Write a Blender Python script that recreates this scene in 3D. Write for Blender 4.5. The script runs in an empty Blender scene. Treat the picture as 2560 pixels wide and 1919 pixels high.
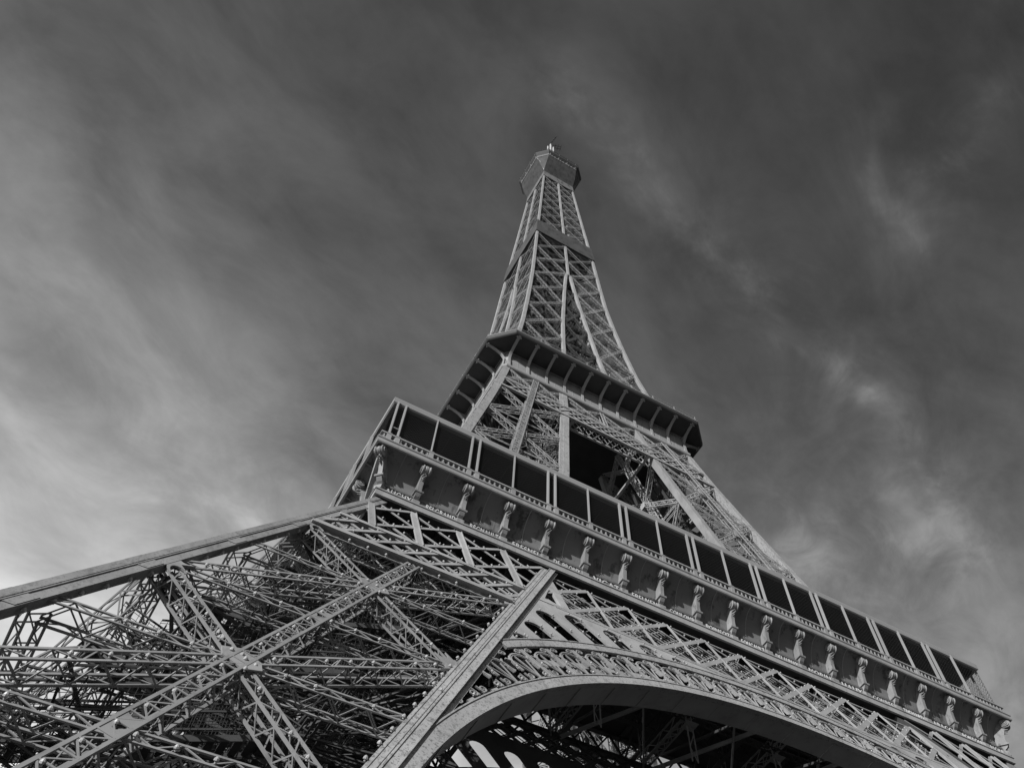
import bpy, math, random
from mathutils import Vector, Matrix
from mathutils.geometry import tessellate_polygon
random.seed(7)
rad = math.radians
S = bpy.context.scene
COL = S.collection

# ------------------------------------------------------------------ camera
cd = bpy.data.cameras.new('camera'); cam = bpy.data.objects.new('camera', cd); COL.objects.link(cam)
cd.sensor_fit = 'HORIZONTAL'; cd.sensor_width = 36.0; cd.lens = 36.0 * 2025.29 / 2560.0
cd.shift_x = -261.94 / 2560.0; cd.shift_y = -267.34 / 2560.0
cd.clip_start = 0.1; cd.clip_end = 6000
_r = Vector((0.843365, -0.532692, -0.070531)); _u = Vector((-0.463027, -0.787044, 0.407637)); _f = Vector((0.272656, 0.311129, 0.910416))
m = Matrix((_r, _u, -_f)).transposed().to_4x4(); m.translation = Vector((-42.775, -75.409, 2.146))
cam.matrix_world = m
S.camera = cam

# ------------------------------------------------------------------ light
SUN = Vector((-0.78, -0.50, 0.37)).normalized()          # towards the sun
sl = bpy.data.lights.new('sun', 'SUN'); so = bpy.data.objects.new('sun', sl); COL.objects.link(so)
sl.energy = 5.0; sl.angle = rad(0.5); sl.color = (1.0, 1.0, 1.0)
so.rotation_euler = SUN.to_track_quat('Z', 'Y').to_euler()
so.location = SUN * 400
S.view_settings.view_transform = 'Standard'; S.view_settings.look = 'None'
S.view_settings.exposure = 0.0; S.view_settings.gamma = 1.0; S.view_settings.use_curve_mapping = False
S.cycles.max_bounces = 5; S.cycles.diffuse_bounces = 3; S.cycles.glossy_bounces = 2

# ------------------------------------------------------------------ sky (world)
W = bpy.data.worlds.new('World'); S.world = W; W.use_nodes = True
N = W.node_tree.nodes; L = W.node_tree.links; N.clear()
def wn(t, **k):
    n = N.new(t)
    for a, b in k.items(): setattr(n, a, b)
    return n
def wm(op, a, b=None, c=None):
    n = wn('ShaderNodeMath', operation=op)
    for i, v in enumerate((a, b, c)):
        if v is None: continue
        if isinstance(v, (int, float)): n.inputs[i].default_value = v
        else: L.new(v, n.inputs[i])
    return n.outputs[0]
sky = wn('ShaderNodeTexSky', sky_type='NISHITA', sun_disc=False)
sky.sun_elevation = math.asin(SUN.z); sky.sun_rotation = math.atan2(SUN.x, SUN.y)
sky.air_density = 1.0; sky.dust_density = 0.6; sky.ozone_density = 1.0
sep = wn('ShaderNodeSeparateColor'); L.new(sky.outputs[0], sep.inputs[0])
tc = wn('ShaderNodeTexCoord'); sx = wn('ShaderNodeSeparateXYZ'); L.new(tc.outputs['Generated'], sx.inputs[0])
zc = wm('MAXIMUM', sx.outputs[2], 0.06)
px = wm('DIVIDE', sx.outputs[0], zc); py = wm('DIVIDE', sx.outputs[1], zc)
ca, sa = math.cos(rad(22)), math.sin(rad(22))
uu = wm('ADD', wm('MULTIPLY', px, ca), wm('MULTIPLY', py, sa))       # along the wind streaks
vv = wm('SUBTRACT', wm('MULTIPLY', py, ca), wm('MULTIPLY', px, sa))  # across them
def noise(su, sv, off, detail=8.0, rough=0.6, dist=0.6):
    cb = wn('ShaderNodeCombineXYZ')
    L.new(wm('MULTIPLY_ADD', uu, su, off), cb.inputs[0]); L.new(wm('MULTIPLY_ADD', vv, sv, off * 0.37), cb.inputs[1]); cb.inputs[2].default_value = off * 0.11
    n = wn('ShaderNodeTexNoise'); n.inputs['Scale'].default_value = 1.0; n.inputs['Detail'].default_value = detail
    n.inputs['Roughness'].default_value = rough; n.inputs['Distortion'].default_value = dist
    L.new(cb.outputs[0], n.inputs['Vector']); return n.outputs[0]
def ramp(v, a, b):
    n = wn('ShaderNodeMapRange', interpolation_type='SMOOTHSTEP'); n.clamp = True
    L.new(v, n.inputs[0]); n.inputs[1].default_value = a; n.inputs[2].default_value = b
    return n.outputs[0]
n_broad = noise(1.7, 2.9, 3.1, 9, 0.52, 0.25)
n_fine = noise(4.4, 6.2, 8.7, 12, 0.60, 0.55)
n_wisp = noise(8.0, 11.0, 21.3, 12, 0.64, 0.8)
n_curl = noise(15.0, 19.0, 40.7, 10, 0.62, 0.9)
def blob(x, y, su, sv):
    u0, v0 = x * ca + y * sa, y * ca - x * sa
    a = wm('DIVIDE', wm('SUBTRACT', uu, u0), su); b = wm('DIVIDE', wm('SUBTRACT', vv, v0), sv)
    return wm('EXPONENT', wm('MULTIPLY', wm('ADD', wm('MULTIPLY', a, a), wm('MULTIPLY', b, b)), -1.0))
wob = wm('SUBTRACT', noise(5.0, 5.0, 33.0, 6, 0.55, 0.0), 0.5)
def clampv(v, a, b): return wm('MINIMUM', wm('MAXIMUM', v, a), b)
h_ = clampv(wm('SUBTRACT', 1.0, sx.outputs[2]), 0.0, 0.50)               # away from the zenith
q_ = clampv(wm('SUBTRACT', py, px), -1.0, 1.6)                          # towards one side
veil = wm('ADD', wm('MULTIPLY_ADD', q_, 0.40, 0.46), wm('MULTIPLY_ADD', h_, 1.3, wm('MULTIPLY', wm('MULTIPLY', h_, h_), wm('MULTIPLY_ADD', q_, 2.6, 6.4))))
mod = wm('MULTIPLY_ADD', ramp(n_broad, 0.32, 0.68), 0.58, wm('MULTIPLY_ADD', n_fine, 0.95, wm('MULTIPLY_ADD', n_wisp, 0.42, wm('MULTIPLY_ADD', n_curl, 0.20, -0.02))))
wis = ramp(n_wisp, 0.33, 0.72); wif = ramp(n_fine, 0.38, 0.66); wq = wm('MULTIPLY', wm('MULTIPLY_ADD', n_curl, 1.2, 0.4), wm('MULTIPLY', wis, wm('MULTIPLY_ADD', wif, 0.8, 0.35)))
def seg_d2(x0, y0, x1, y1):
    """squared distance to a segment on the cloud deck, its edge frayed by noise"""
    dx, dy = x1 - x0, y1 - y0; l2 = dx * dx + dy * dy
    ax = wm('SUBTRACT', fx, x0); ay = wm('SUBTRACT', fy, y0)
    t = clampv(wm('MULTIPLY', wm('MULTIPLY_ADD', ax, dx, wm('MULTIPLY', ay, dy)), 1.0 / l2), 0.0, 1.0)
    ex = wm('MULTIPLY_ADD', t, -dx, ax); ey = wm('MULTIPLY_ADD', t, -dy, ay)
    return wm('MULTIPLY_ADD', ex, ex, wm('MULTIPLY', ey, ey))
fx = wm('MULTIPLY_ADD', wob, 0.14, px); fy = wm('MULTIPLY_ADD', wm('SUBTRACT', noise(5.0, 5.0, 51.0, 6, 0.6, 0.0), 0.5), 0.14, py)
def trail(pts, s_):
    d2 = None
    for (x0, y0), (x1, y1) in zip(pts, pts[1:]):
        d = seg_d2(x0, y0, x1, y1); d2 = d if d2 is None else wm('MINIMUM', d2, d)
    core = wm('EXPONENT', wm('MULTIPLY', d2, -1.0 / (s_ * s_))); wide = wm('EXPONENT', wm('MULTIPLY', d2, -1.0 / (9.0 * s_ * s_)))
    return wm('MULTIPLY_ADD', core, wm('MULTIPLY_ADD', wq, 0.8, 0.18), wm('MULTIPLY', wide, wm('MULTIPLY_ADD', wif, 0.28, 0.10)))
t1 = trail([(0.10, 0.17), (0.248, 0.207), (0.409, 0.247), (0.565, 0.305), (0.714, 0.327)], 0.020)
t2 = trail([(0.72, 0.33), (0.893, 0.362), (1.022, 0.449), (1.08, 0.48)], 0.022)
t3 = trail([(0.47, 0.0), (0.52, 0.05), (0.61, 0.09)], 0.016)
t4 = trail([(0.575, 0.01), (0.583, -0.064), (0.60, -0.16)], 0.03)
bl = wm('MULTIPLY', wm('ADD', blob(0.86, 0.63, 0.16, 0.10), wm('MULTIPLY', blob(0.98, 0.48, 0.18, 0.08), 0.6)), wm('MULTIPLY_ADD', wq, 0.9, 0.35))
bl3 = wm('MULTIPLY', wm('ADD', blob(1.35, 0.62, 0.32, 0.22), blob(-0.25, 0.72, 0.20, 0.16)), wm('MULTIPLY_ADD', wif, 0.5, 0.4))
bl2 = wm('MULTIPLY', blob(0.08, 0.97, 0.25, 0.16), wm('MULTIPLY_ADD', wq, 0.9, 0.5))
glow = wm('MULTIPLY', ramp(h_, 0.20, 0.46), wm('MULTIPLY', ramp(q_, -0.2, 0.9), wm('MULTIPLY_ADD', wif, 0.8, 1.9)))
extra = wm('ADD', glow, wm('ADD', wm('MULTIPLY', t1, 0.62), wm('ADD', wm('MULTIPLY', t2, 0.62), wm('ADD', wm('MULTIPLY', t3, 0.42), wm('ADD', wm('MULTIPLY', t4, 0.34), wm('ADD', wm('MULTIPLY', bl, 1.0), wm('MULTIPLY_ADD', bl2, 0.9, wm('MULTIPLY', bl3, 0.55))))))))
val = wm('MULTIPLY_ADD', sep.outputs[0], 0.06, wm('MULTIPLY_ADD', veil, mod, extra))
cmb = wn('ShaderNodeCombineColor')
for i in range(3): L.new(val, cmb.inputs[i])
bg = wn('ShaderNodeBackground'); bg.inputs[1].default_value = 0.118
L.new(cmb.outputs[0], bg.inputs[0])
wo = wn('ShaderNodeOutputWorld'); L.new(bg.outputs[0], wo.inputs[0])

# ------------------------------------------------------------------ materials (all neutral: the photograph is black and white)
def mat(name, base, var=0.12, scale=0.7, rough=0.62, spec=0.3, stain=0.0, stain_scale=3.0, metal=0.0, fine=0.0):
    M_ = bpy.data.materials.new(name); M_.use_nodes = True
    n = M_.node_tree.nodes; l = M_.node_tree.links; b = n['Principled BSDF']
    b.inputs['Roughness'].default_value = rough; b.inputs['Metallic'].default_value = metal
    b.inputs['Specular IOR Level'].default_value = spec
    g = n.new('ShaderNodeNewGeometry')
    t = n.new('ShaderNodeTexNoise'); t.inputs['Scale'].default_value = scale; t.inputs['Detail'].default_value = 6
    l.new(g.outputs['Position'], t.inputs['Vector'])
    mr = n.new('ShaderNodeMapRange'); mr.inputs[1].default_value = 0.3; mr.inputs[2].default_value = 0.7
    mr.inputs[3].default_value = base * (1 - var); mr.inputs[4].default_value = base * (1 + var)
    l.new(t.outputs[0], mr.inputs[0]); out = mr.outputs[0]
    def mult(v, amount, a, bb):
        r = n.new('ShaderNodeMapRange'); r.inputs[1].default_value = a; r.inputs[2].default_value = bb
        r.inputs[3].default_value = 1.0; r.inputs[4].default_value = 1.0 - amount; l.new(v, r.inputs[0])
        x = n.new('ShaderNodeMath'); x.operation = 'MULTIPLY'; l.new(out, x.inputs[0]); l.new(r.outputs[0], x.inputs[1]); return x.outputs[0]
    if stain:
        mp = n.new('ShaderNodeMapping'); mp.inputs['Scale'].default_value = (stain_scale, stain_scale, stain_scale * 0.28)
        l.new(g.outputs['Position'], mp.inputs[0])
        t2 = n.new('ShaderNodeTexNoise'); t2.inputs['Scale'].default_value = 1.0; t2.inputs['Detail'].default_value = 9; t2.inputs['Roughness'].default_value = 0.7
        l.new(mp.outputs[0], t2.inputs['Vector']); out = mult(t2.outputs[0], stain, 0.53, 0.62)
    if fine:
        t3 = n.new('ShaderNodeTexNoise'); t3.inputs['Scale'].default_value = 7.0; t3.inputs['Detail'].default_value = 5; t3.inputs['Roughness'].default_value = 0.75
        l.new(g.outputs['Position'], t3.inputs['Vector']); out = mult(t3.outputs[0], fine, 0.54, 0.60)
    oi = n.new('ShaderNodeObjectInfo'); out = mult(oi.outputs['Random'], 0.20, 0.0, 1.0)      # each member was painted at another time
    c = n.new('ShaderNodeCombineColor')
    for i in range(3): l.new(out, c.inputs[i])
    l.new(c.outputs[0], b.inputs['Base Color'])
    return M_
PAINT = mat('painted_iron', 0.33, 0.14, 0.5, stain=0.16, stain_scale=1.6)
LEGPAINT = mat('lower_leg_paint', 0.27, 0.16, 0.5, stain=0.22, stain_scale=1.6)
OUTER = mat('weathered_corner_paint', 0.26, 0.16, 0.6, stain=0.25, stain_scale=2.2, fine=0.3)
SPIREP = mat('upper_paint', 0.35, 0.12, 0.5, stain=0.16, stain_scale=1.6)
WORN = mat('worn_painted_iron', 0.35, 0.12, 0.6, stain=0.35, stain_scale=2.4, fine=0.55)
INNER = mat('shaded_inner_iron', 0.08, 0.15, 0.5, stain=0.2, stain_scale=1.6)  # darker copy of the iron paint: interior shade put into its colour
CASTING = mat('console_casting', 0.27, 0.16, 1.2, stain=0.4, stain_scale=2.2)
COVE = mat('cove_paint', 0.17, 0.12, 0.35, stain=0.6, stain_scale=0.9)
LETTER = mat('letter_gilding', 0.62, 0.1, 2.0, rough=0.4)
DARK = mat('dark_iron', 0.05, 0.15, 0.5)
NETM = mat('net_wire', 0.035, 0.1, 0.5)
GLASSY = mat('dark_glazing', 0.02, 0.1, 0.3, rough=0.3, spec=0.15)
ROOFM = mat('roof_sheet', 0.30, 0.05, 0.3, rough=0.5)
SHEET = mat('streaked_sheet', 0.055, 0.25, 0.5, stain=0.45, stain_scale=1.1)
BAND = mat('band_sheet', 0.085, 0.22, 0.5, stain=0.4, stain_scale=1.1)
LAMPM = mat('lamp_cap', 0.40, 0.10, 2.0, rough=0.3, spec=0.5)
WHITE = mat('white_tube', 0.6, 0.04, 1.0, rough=0.35)
STONE = mat('stone', 0.35, 0.15, 1.2)
GROUNDM = mat('ground_gravel', 0.045, 0.25, 0.08)  # unseen ground, toned very dark to weaken the light it bounces up

# ------------------------------------------------------------------ mesh builder
class MB:
    def __init__(s): s.v = []; s.f = []; s.n = 0
    def bar(s, P, Q, wa, wb, A=None):
        """box from P to Q, wa wide along A (made square to the axis), wb along the third direction"""
        P = Vector(P); Q = Vector(Q); d = Q - P
        if d.length < 1e-5: return
        d.normalize()
        if A is None: A = Vector((0, 0, 1)) if abs(d.z) < 0.9 else Vector((1, 0, 0))
        A = Vector(A); A = A - d * A.dot(d)
        if A.length < 1e-5: A = d.orthogonal()
        A.normalize(); B = d.cross(A)
        s.n += 1; e = min(0.0011, 0.02 * min(wa, wb)) * (s.n % 5)                     # tiny size steps: no two faces in one plane
        a = A * (wa / 2 + e); b = B * (wb / 2 + e); k = len(s.v)
        for c in (P, Q): s.v += [c - a - b, c + a - b, c + a + b, c - a + b]
        s.f += [(k, k + 3, k + 2, k + 1), (k + 4, k + 5, k + 6, k + 7), (k, k + 1, k + 5, k + 4), (k + 1, k + 2, k + 6, k + 5), (k + 2, k + 3, k + 7, k + 6), (k + 3, k, k + 4, k + 7)]
    def hexa(s, p):
        """8 points: 0-3 one end, 4-7 the other"""
        k = len(s.v); s.v += [Vector(q) for q in p]
        s.f += [(k, k + 3, k + 2, k + 1), (k + 4, k + 5, k + 6, k + 7), (k, k + 1, k + 5, k + 4), (k + 1, k + 2, k + 6, k + 5), (k + 2, k + 3, k + 7, k + 6), (k + 3, k, k + 4, k + 7)]
    def box(s, x0, x1, y0, y1, z0, z1):
        s.hexa([(x0, y0, z0), (x1, y0, z0), (x1, y1, z0), (x0, y1, z0), (x0, y0, z1), (x1, y0, z1), (x1, y1, z1), (x0, y1, z1)])
    def prism(s, loops, fn, d0, d1):
        """loops of 2-D points (first the outline, then holes) swept between depths d0 and d1; fn(x, z, d) -> point"""
        flat = [q for lp in loops for q in lp]; k = len(s.v); n = len(flat)
        tri = tessellate_polygon([[Vector((a, b, 0)) for a, b in lp] for lp in loops])
        for d in (d0, d1):
            for a, b in flat: s.v.append(Vector(fn(a, b, d)))
        for t in tri:
            s.f.append((k + t[0], k + t[1], k + t[2])); s.f.append((k + n + t[2], k + n + t[1], k + n + t[0]))
        o = 0
        for lp in loops:
            c = len(lp)
            for i in range(c):
                j = (i + 1) % c; s.f.append((k + o + i, k + o + j, k + n + o + j, k + n + o + i))
            o += c
    def sweep(s, rings, closed=False):
        k = len(s.v); c = len(rings[0])
        for r in rings: s.v += [Vector(q) for q in r]
        m_ = len(rings)
        for i in range(m_ if closed else m_ - 1):
            for j in range(c):
                a = k + i * c + j; b = k + i * c + (j + 1) % c; i2 = (i + 1) % m_
                s.f.append((a, b, k + i2 * c + (j + 1) % c, k + i2 * c + j))
        if not closed:
            s.f.append(tuple(k + j for j in range(c))[::-1]); s.f.append(tuple(k + (m_ - 1) * c + j for j in range(c)))
    def cyl(s, P, Q, r, n=10, r2=None):
        P = Vector(P); Q = Vector(Q); d = (Q - P).normalized(); A = d.orthogonal().normalized(); B = d.cross(A); r2 = r if r2 is None else r2
        s.sweep([[c + (A * math.cos(t) + B * math.sin(t)) * q for t in [6.28319 * i / n for i in range(n)]] for c, q in ((P, r), (Q, r2))])
    def lamp(s, P, up, r=0.105):
        """a small domed cap on a short collar"""
        P = Vector(P); up = Vector(up).normalized(); A = up.orthogonal().normalized(); B = up.cross(A)
        s.sweep([[P + up * zz * r + (A * math.cos(i * 0.7854) + B * math.sin(i * 0.7854)) * q * r for i in range(8)] for zz, q in ((-1.1, 0.45), (-0.3, 0.5), (-0.25, 1.0), (0.35, 0.92), (0.9, 0.5), (1.1, 0.12))])
    def lattice(s, P, Q, Nrm, w, d, ch, lace, step, faces='fs', rung=False, inset=0.0):
        """open box girder: four corner angles and zigzag lacing; Nrm points out of the face it lies in, d is its depth inwards"""
        P = Vector(P); Q = Vector(Q); Nrm = Vector(Nrm).normalized(); u = (Q - P); ln = u.length; u.normalize()
        Nrm = (Nrm - u * Nrm.dot(u)).normalized(); a = Nrm.cross(u)
        P = P - Nrm * inset; Q = Q - Nrm * inset
        h = w / 2 - ch / 2; n = max(2, int(round(ln / step)))
        for sg in (-1, 1):
            s.bar(P + a * h * sg - Nrm * ch * 0.3, Q + a * h * sg - Nrm * ch * 0.3, ch, ch * 0.6, a)
            if d > 0: s.bar(P + a * h * sg - Nrm * (d - ch * 0.3), Q + a * h * sg - Nrm * (d - ch * 0.3), ch, ch * 0.6, a)
        for i in range(n):
            p0 = P + u * (ln * i / n); p1 = P + u * (ln * (i + 1) / n); sg = 1 if i % 2 else -1
            if 'f' in faces:
                s.bar(p0 + a * h * sg - Nrm * 0.03, p1 - a * h * sg - Nrm * 0.03, lace, 0.03, a)
                if rung: s.bar(p0 + a * h - Nrm * 0.012, p0 - a * h - Nrm * 0.012, lace * 1.2, 0.03, u)
            if 'x' in faces: s.bar(p0 - a * h * sg - Nrm * 0.05, p1 + a * h * sg - Nrm * 0.05, lace, 0.03, a)
            if d > 0:
                if 'b' in faces: s.bar(p0 + a * h * sg - Nrm * (d - 0.03), p1 - a * h * sg - Nrm * (d - 0.03), lace, 0.03, a)
                if 's' in faces:
                    for q in (-1, 1):
                        x = a * (h + ch * 0.3) * q; dd = (0.06, d - 0.06) if sg > 0 else (d - 0.06, 0.06)
                        s.bar(p0 + x - Nrm * dd[0], p1 + x - Nrm * dd[1], lace, 0.03, Nrm)
    def obj(s, name, mt, parent=None):
        me = bpy.data.meshes.new(name); me.from_pydata([tuple(q) for q in s.v], [], s.f); me.materials.append(mt)
        me.validate(); me.update()
        o = bpy.data.objects.new(name, me); COL.objects.link(o)
        if parent is not None: o.parent = parent
        return o
def empty(name, parent=None):
    o = bpy.data.objects.new(name, None); COL.objects.link(o); o.empty_display_size = 1
    if parent is not None: o.parent = parent
    return o
def turn(o, k, parent):
    """a copy of a part and its sub-parts, turned by k quarter turns about the tower's axis"""
    c = o.copy(); COL.objects.link(c); c.parent = parent
    c.matrix_basis = Matrix.Rotation(k * math.pi / 2, 4, 'Z') @ o.matrix_basis
    for ch in list(o.children):
        d = ch.copy(); COL.objects.link(d); d.parent = c
    return c

# ------------------------------------------------------------------ the tower's outline
TAB = [(0, 59.76), (52.4, 33.62), (57, 30.5), (80, 24.55), (92.4, 21.45), (101.4, 19.3), (110, 17.45), (116, 16.25), (130.5, 13.93), (137.2, 13.0), (149.6, 11.7), (163.6, 10.45), (171.6, 9.9), (198, 8.75), (230, 7.2), (258, 5.9), (265, 5.55), (280, 5.1)]
TIN = [(57, 15.4), (80, 10.75), (101.5, 7.2), (110, 6.3), (116, 5.65), (131, 3.95), (138, 3.55), (149, 2.8), (159, 1.95), (169.5, 1.1), (179, 0.3), (280, 0.3)]
def lerp(T, z):
    if z <= T[0][0]: return T[0][1]
    for (a, b), (c, d) in zip(T, T[1:]):
        if z <= c: return b + (d - b) * (z - a) / (c - a)
    return T[-1][1]
def w(z): return lerp(TAB, z)
def wi(z): return lerp(TIN, z)
LEGW = 15.2
KF = math.hypot(1, 0.499)
def leg(a, b, z): return Vector((-w(z) + a, -w(z) + b, z))
NF = Vector((0, -1, 0.499)).normalized()          # outward normal of the leaning front
def FP(x, sl, d):                                 # in-plane point of the leaning front: x, slant height, depth towards the viewer
    z = sl / KF; return Vector((x, -(59.76 - 0.499 * z) - d, z))
def FZ(x, z, d): return Vector((x, -(59.76 - 0.499 * z) - d, z))

# ------------------------------------------------------------------ ground
g = MB(); g.v = [Vector(q) for q in ((-2500, -2500, 0), (2500, -2500, 0), (2500, 2500, 0), (-2500, 2500, 0))]; g.f = [(0, 1, 2, 3)]
go = g.obj('ground', GROUNDM); go['kind'] = 'structure'; go['label'] = 'dark gravel ground under and around the tower'

tower = empty('iron_tower'); tower['label'] = 'tall riveted iron lattice tower with an ornate arch below its first gallery'; tower['category'] = 'tower'

# ================================================================== LOWER LEGS (ground to the first floor)
ROWS = [-3.0, 8.1, 19.3, 30.5, 41.8]
def build_leg():
    L0 = empty('leg', tower)
    e = 0.45
    for ia, ib in ((0, 0), (1, 0), (0, 1), (1, 1)):
        mb = MB(); a0 = 0.0 if ia == 0 else LEGW - 0.8; b0 = 0.0 if ib == 0 else LEGW - 0.95
        aw = 0.92 if ia == 0 else 1.2
        if ia == 1: a0 = LEGW - 0.8
        def P(a, b, z): return leg(a, b, z)
        z0, z1 = 0.0, 52.2; dp_ = 0.55 if (ia, ib) == (0, 0) else 0.95
        mb.hexa([P(a0, b0, z0), P(a0 + aw, b0, z0), P(a0 + aw, b0 + dp_, z0), P(a0, b0 + dp_, z0), P(a0, b0, z1), P(a0 + aw, b0, z1), P(a0 + aw, b0 + dp_, z1), P(a0, b0 + dp_, z1)])
        # raised cover strips
        if (ia, ib) == (0, 0):
            for (u0, u1, dd) in ((-0.07, 0.33, 0.07), (0.36, 0.42, 0.05)):
                mb.hexa([P(u0, -dd, z0), P(u1, -dd, z0), P(u1, 0.3, z0), P(u0, 0.3, z0), P(u0, -dd, z1), P(u1, -dd, z1), P(u1, 0.3, z1), P(u0, 0.3, z1)])
            mb.hexa([P(-0.075, 0.3, z0), P(0.2, 0.3, z0), P(0.2, 0.95, z0), P(-0.075, 0.95, z0), P(-0.075, 0.3, z1), P(0.2, 0.3, z1), P(0.2, 0.95, z1), P(-0.075, 0.95, z1)])
            z = 1.0
            while z < 51:                                    # riveted cover plates where the plates join
                mb.hexa([P(-0.08, -0.075, z), P(0.30, -0.075, z), P(0.30, 0.1, z), P(-0.08, 0.1, z), P(-0.08, -0.075, z + 0.9), P(0.30, -0.075, z + 0.9), P(0.30, 0.1, z + 0.9), P(-0.08, 0.1, z + 0.9)])
                mb.hexa([P(0.45, -0.03, z), P(0.86, -0.03, z), P(0.86, 0.1, z), P(0.45, 0.1, z), P(0.45, -0.03, z + 0.9), P(0.86, -0.03, z + 0.9), P(0.86, 0.1, z + 0.9), P(0.45, 0.1, z + 0.9)])
                z += 5.6
        if ia == 1:
            for sgn, bb in ((-1, b0), (1, b0 + 0.95)):
                if (ib == 0) != (sgn < 0): continue
                for (u0, u1, dd) in ((LEGW - 0.27, LEGW - 0.20, 0.23), (LEGW + 0.21, LEGW + 0.28, 0.23), (LEGW - 0.21, LEGW + 0.22, 0.19), (LEGW - 0.42, LEGW - 0.36, 0.03), (LEGW - 0.70, LEGW - 0.64, 0.03), (LEGW + 0.40, LEGW + 0.46, 0.03), (LEGW + 0.2, LEGW + 0.62, 0.0)):
                    y0, y1 = (bb - dd, bb + 0.02) if sgn < 0 else (bb - 0.02, bb + dd)
                    mb.hexa([P(u0, y0, z0), P(u1, y0, z0), P(u1, y1, z0), P(u0, y1, z0), P(u0, y0, z1), P(u1, y0, z1), P(u1, y1, z1), P(u0, y1, z1)])
        mb.obj('corner_girder', (WORN if ia else OUTER) if ib == 0 else INNER, L0)
    faces = [  # (point fn(s,z), outward normal)
        (lambda s, z: leg(s, 0.06, z), NF),
        (lambda s, z: leg(0.06, s, z), Vector((-1, 0, 0.499)).normalized()),
        (lambda s, z: leg(LEGW - 0.06 + 0.35, s, z), Vector((1, 0, -0.499)).normalized()),
        (lambda s, z: leg(s, LEGW - 0.06, z), Vector((0, 1, -0.499)).normalized())]
    spots = []
    for fi, (F, nr) in enumerate(faces):
        main = fi < 2
        mid = LEGW / 2
        for (z0, z1) in zip(ROWS, ROWS[1:]):
            z0c = max(z0, 0.0)
            for flip in (0, 1):
                s0, s1 = (0.7, LEGW - 0.9) if not flip else (LEGW - 0.9, 0.7)
                q0, q1 = F(s0, z0), F(s1, z1)
                if z0 < 0: t = -z0 / (z1 - z0); q0 = q0.lerp(q1, t)
                mb = MB(); mb.lattice(q0, q1, nr, 0.70, 0.90, 0.105, 0.055, 0.72, 'fsb' if main else 'fb', inset=0.04 + 0.05 * flip)
                if main and fi == 0:
                    nseg = int((q1 - q0).length / 1.25)
                    u = (q1 - q0).normalized(); a = nr.cross(u)
                    for i in range(1, nseg):
                        if i % 4 == 3: continue
                        spots.append((q0 + u * (i * 1.25 + 0.4) + a * 0.12 * (1 if flip else -1) + nr * 0.05, nr))
                # gusset plates that tie the end to the girder
                for c, sd in ((q0, 1), (q1, -1)):
                    if c.z < 1: continue
                    u = (q1 - q0).normalized() * sd; a = nr.cross(u)
                    def gp(x, y, d, c=c, u=u, a=a): return c + u * x + a * y + nr * d
                    lp = [(-0.5, -0.36), (1.05, -0.36)] + [(1.05 - 0.55 * math.sin(t), -0.36 * math.cos(t)) for t in [math.pi * i / 8 for i in range(1, 8)]] + [(1.05, 0.36), (-0.5, 0.36)]
                    mb.prism([lp], gp, -0.05, 0.035 + 0.006 * flip)
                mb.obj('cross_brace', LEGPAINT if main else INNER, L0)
        for zi, z in enumerate([2.6, 8.1, 13.7, 19.3, 24.9, 30.5, 36.1, 41.55]):
            mb = MB(); big = zi % 2 == 1
            q0, q1 = F(0.75, z), F(LEGW - 0.85, z)
            mb.lattice(q0, q1, nr, 0.56 if not big else 0.62, 0.90, 0.095, 0.05, 0.8, 'fsb' if main else 'fb', inset=0.11)
            if main and fi == 0:
                u = (q1 - q0).normalized()
                for i in range(1, int((q1 - q0).length / 1.2)):
                    if i % 4 == 1: continue
                    spots.append((q0 + u * (i * 1.2 + 0.2) - nr.cross(u) * 0.15 + nr * 0.0, nr))
            mb.obj('horizontal_strut', LEGPAINT if main else INNER, L0)
        mb = MB(); mb.lattice(F(mid, 0.0), F(mid, 41.8), nr, 0.82, 1.0, 0.125, 0.06, 0.72, 'fsb' if main else 'fb', rung=main, inset=-0.05)
        if main and fi == 0:
            for i in range(1, 36): spots.append((F(mid - 0.15, 1.0 + i * 1.15) + nr * 0.02, nr))
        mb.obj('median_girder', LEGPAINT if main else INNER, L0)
        for zi, z in enumerate([8.1, 13.7, 19.3, 24.9, 30.5, 36.1]):
            c = F(mid, z); u = (F(mid, z + 1) - F(mid, z)).normalized(); a = u.cross(nr)
            def gp(x, y, d): return c + a * x + u * y + nr * d
            mb = MB()
            if zi % 2 == 0:
                out = [(-0.40, -0.80), (0.0, -0.62), (0.40, -0.80), (0.40, 0.80), (0.0, 0.62), (-0.40, 0.80)]
                hole = []
                for lb in range(3):                          # three-lobed cut-out
                    t0 = lb * 2.0944 - math.pi / 2
                    for i in range(8):
                        t = -1.75 + 3.5 * i / 7
                        hole.append((0.13 * math.cos(t0) + 0.11 * math.cos(t0 + t), 0.13 * math.sin(t0) + 0.11 * math.sin(t0 + t)))
                mb.prism([out, hole], gp, -0.01, 0.03)
            else:
                mb.prism([[(-0.95, 0.05), (-0.62, -0.42), (0.40, -0.62), (0.95, -0.05), (0.62, 0.42), (-0.40, 0.62)]], gp, -0.03, 0.035)
            mb.obj('gusset_plate', LEGPAINT, L0)
    z = 17.0
    while z < 41:
        spots.append((leg(LEGW - 0.92, -0.02, z), NF)); spots.append((leg(1.05, 0.25, z), NF)); z += 1.1
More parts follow.
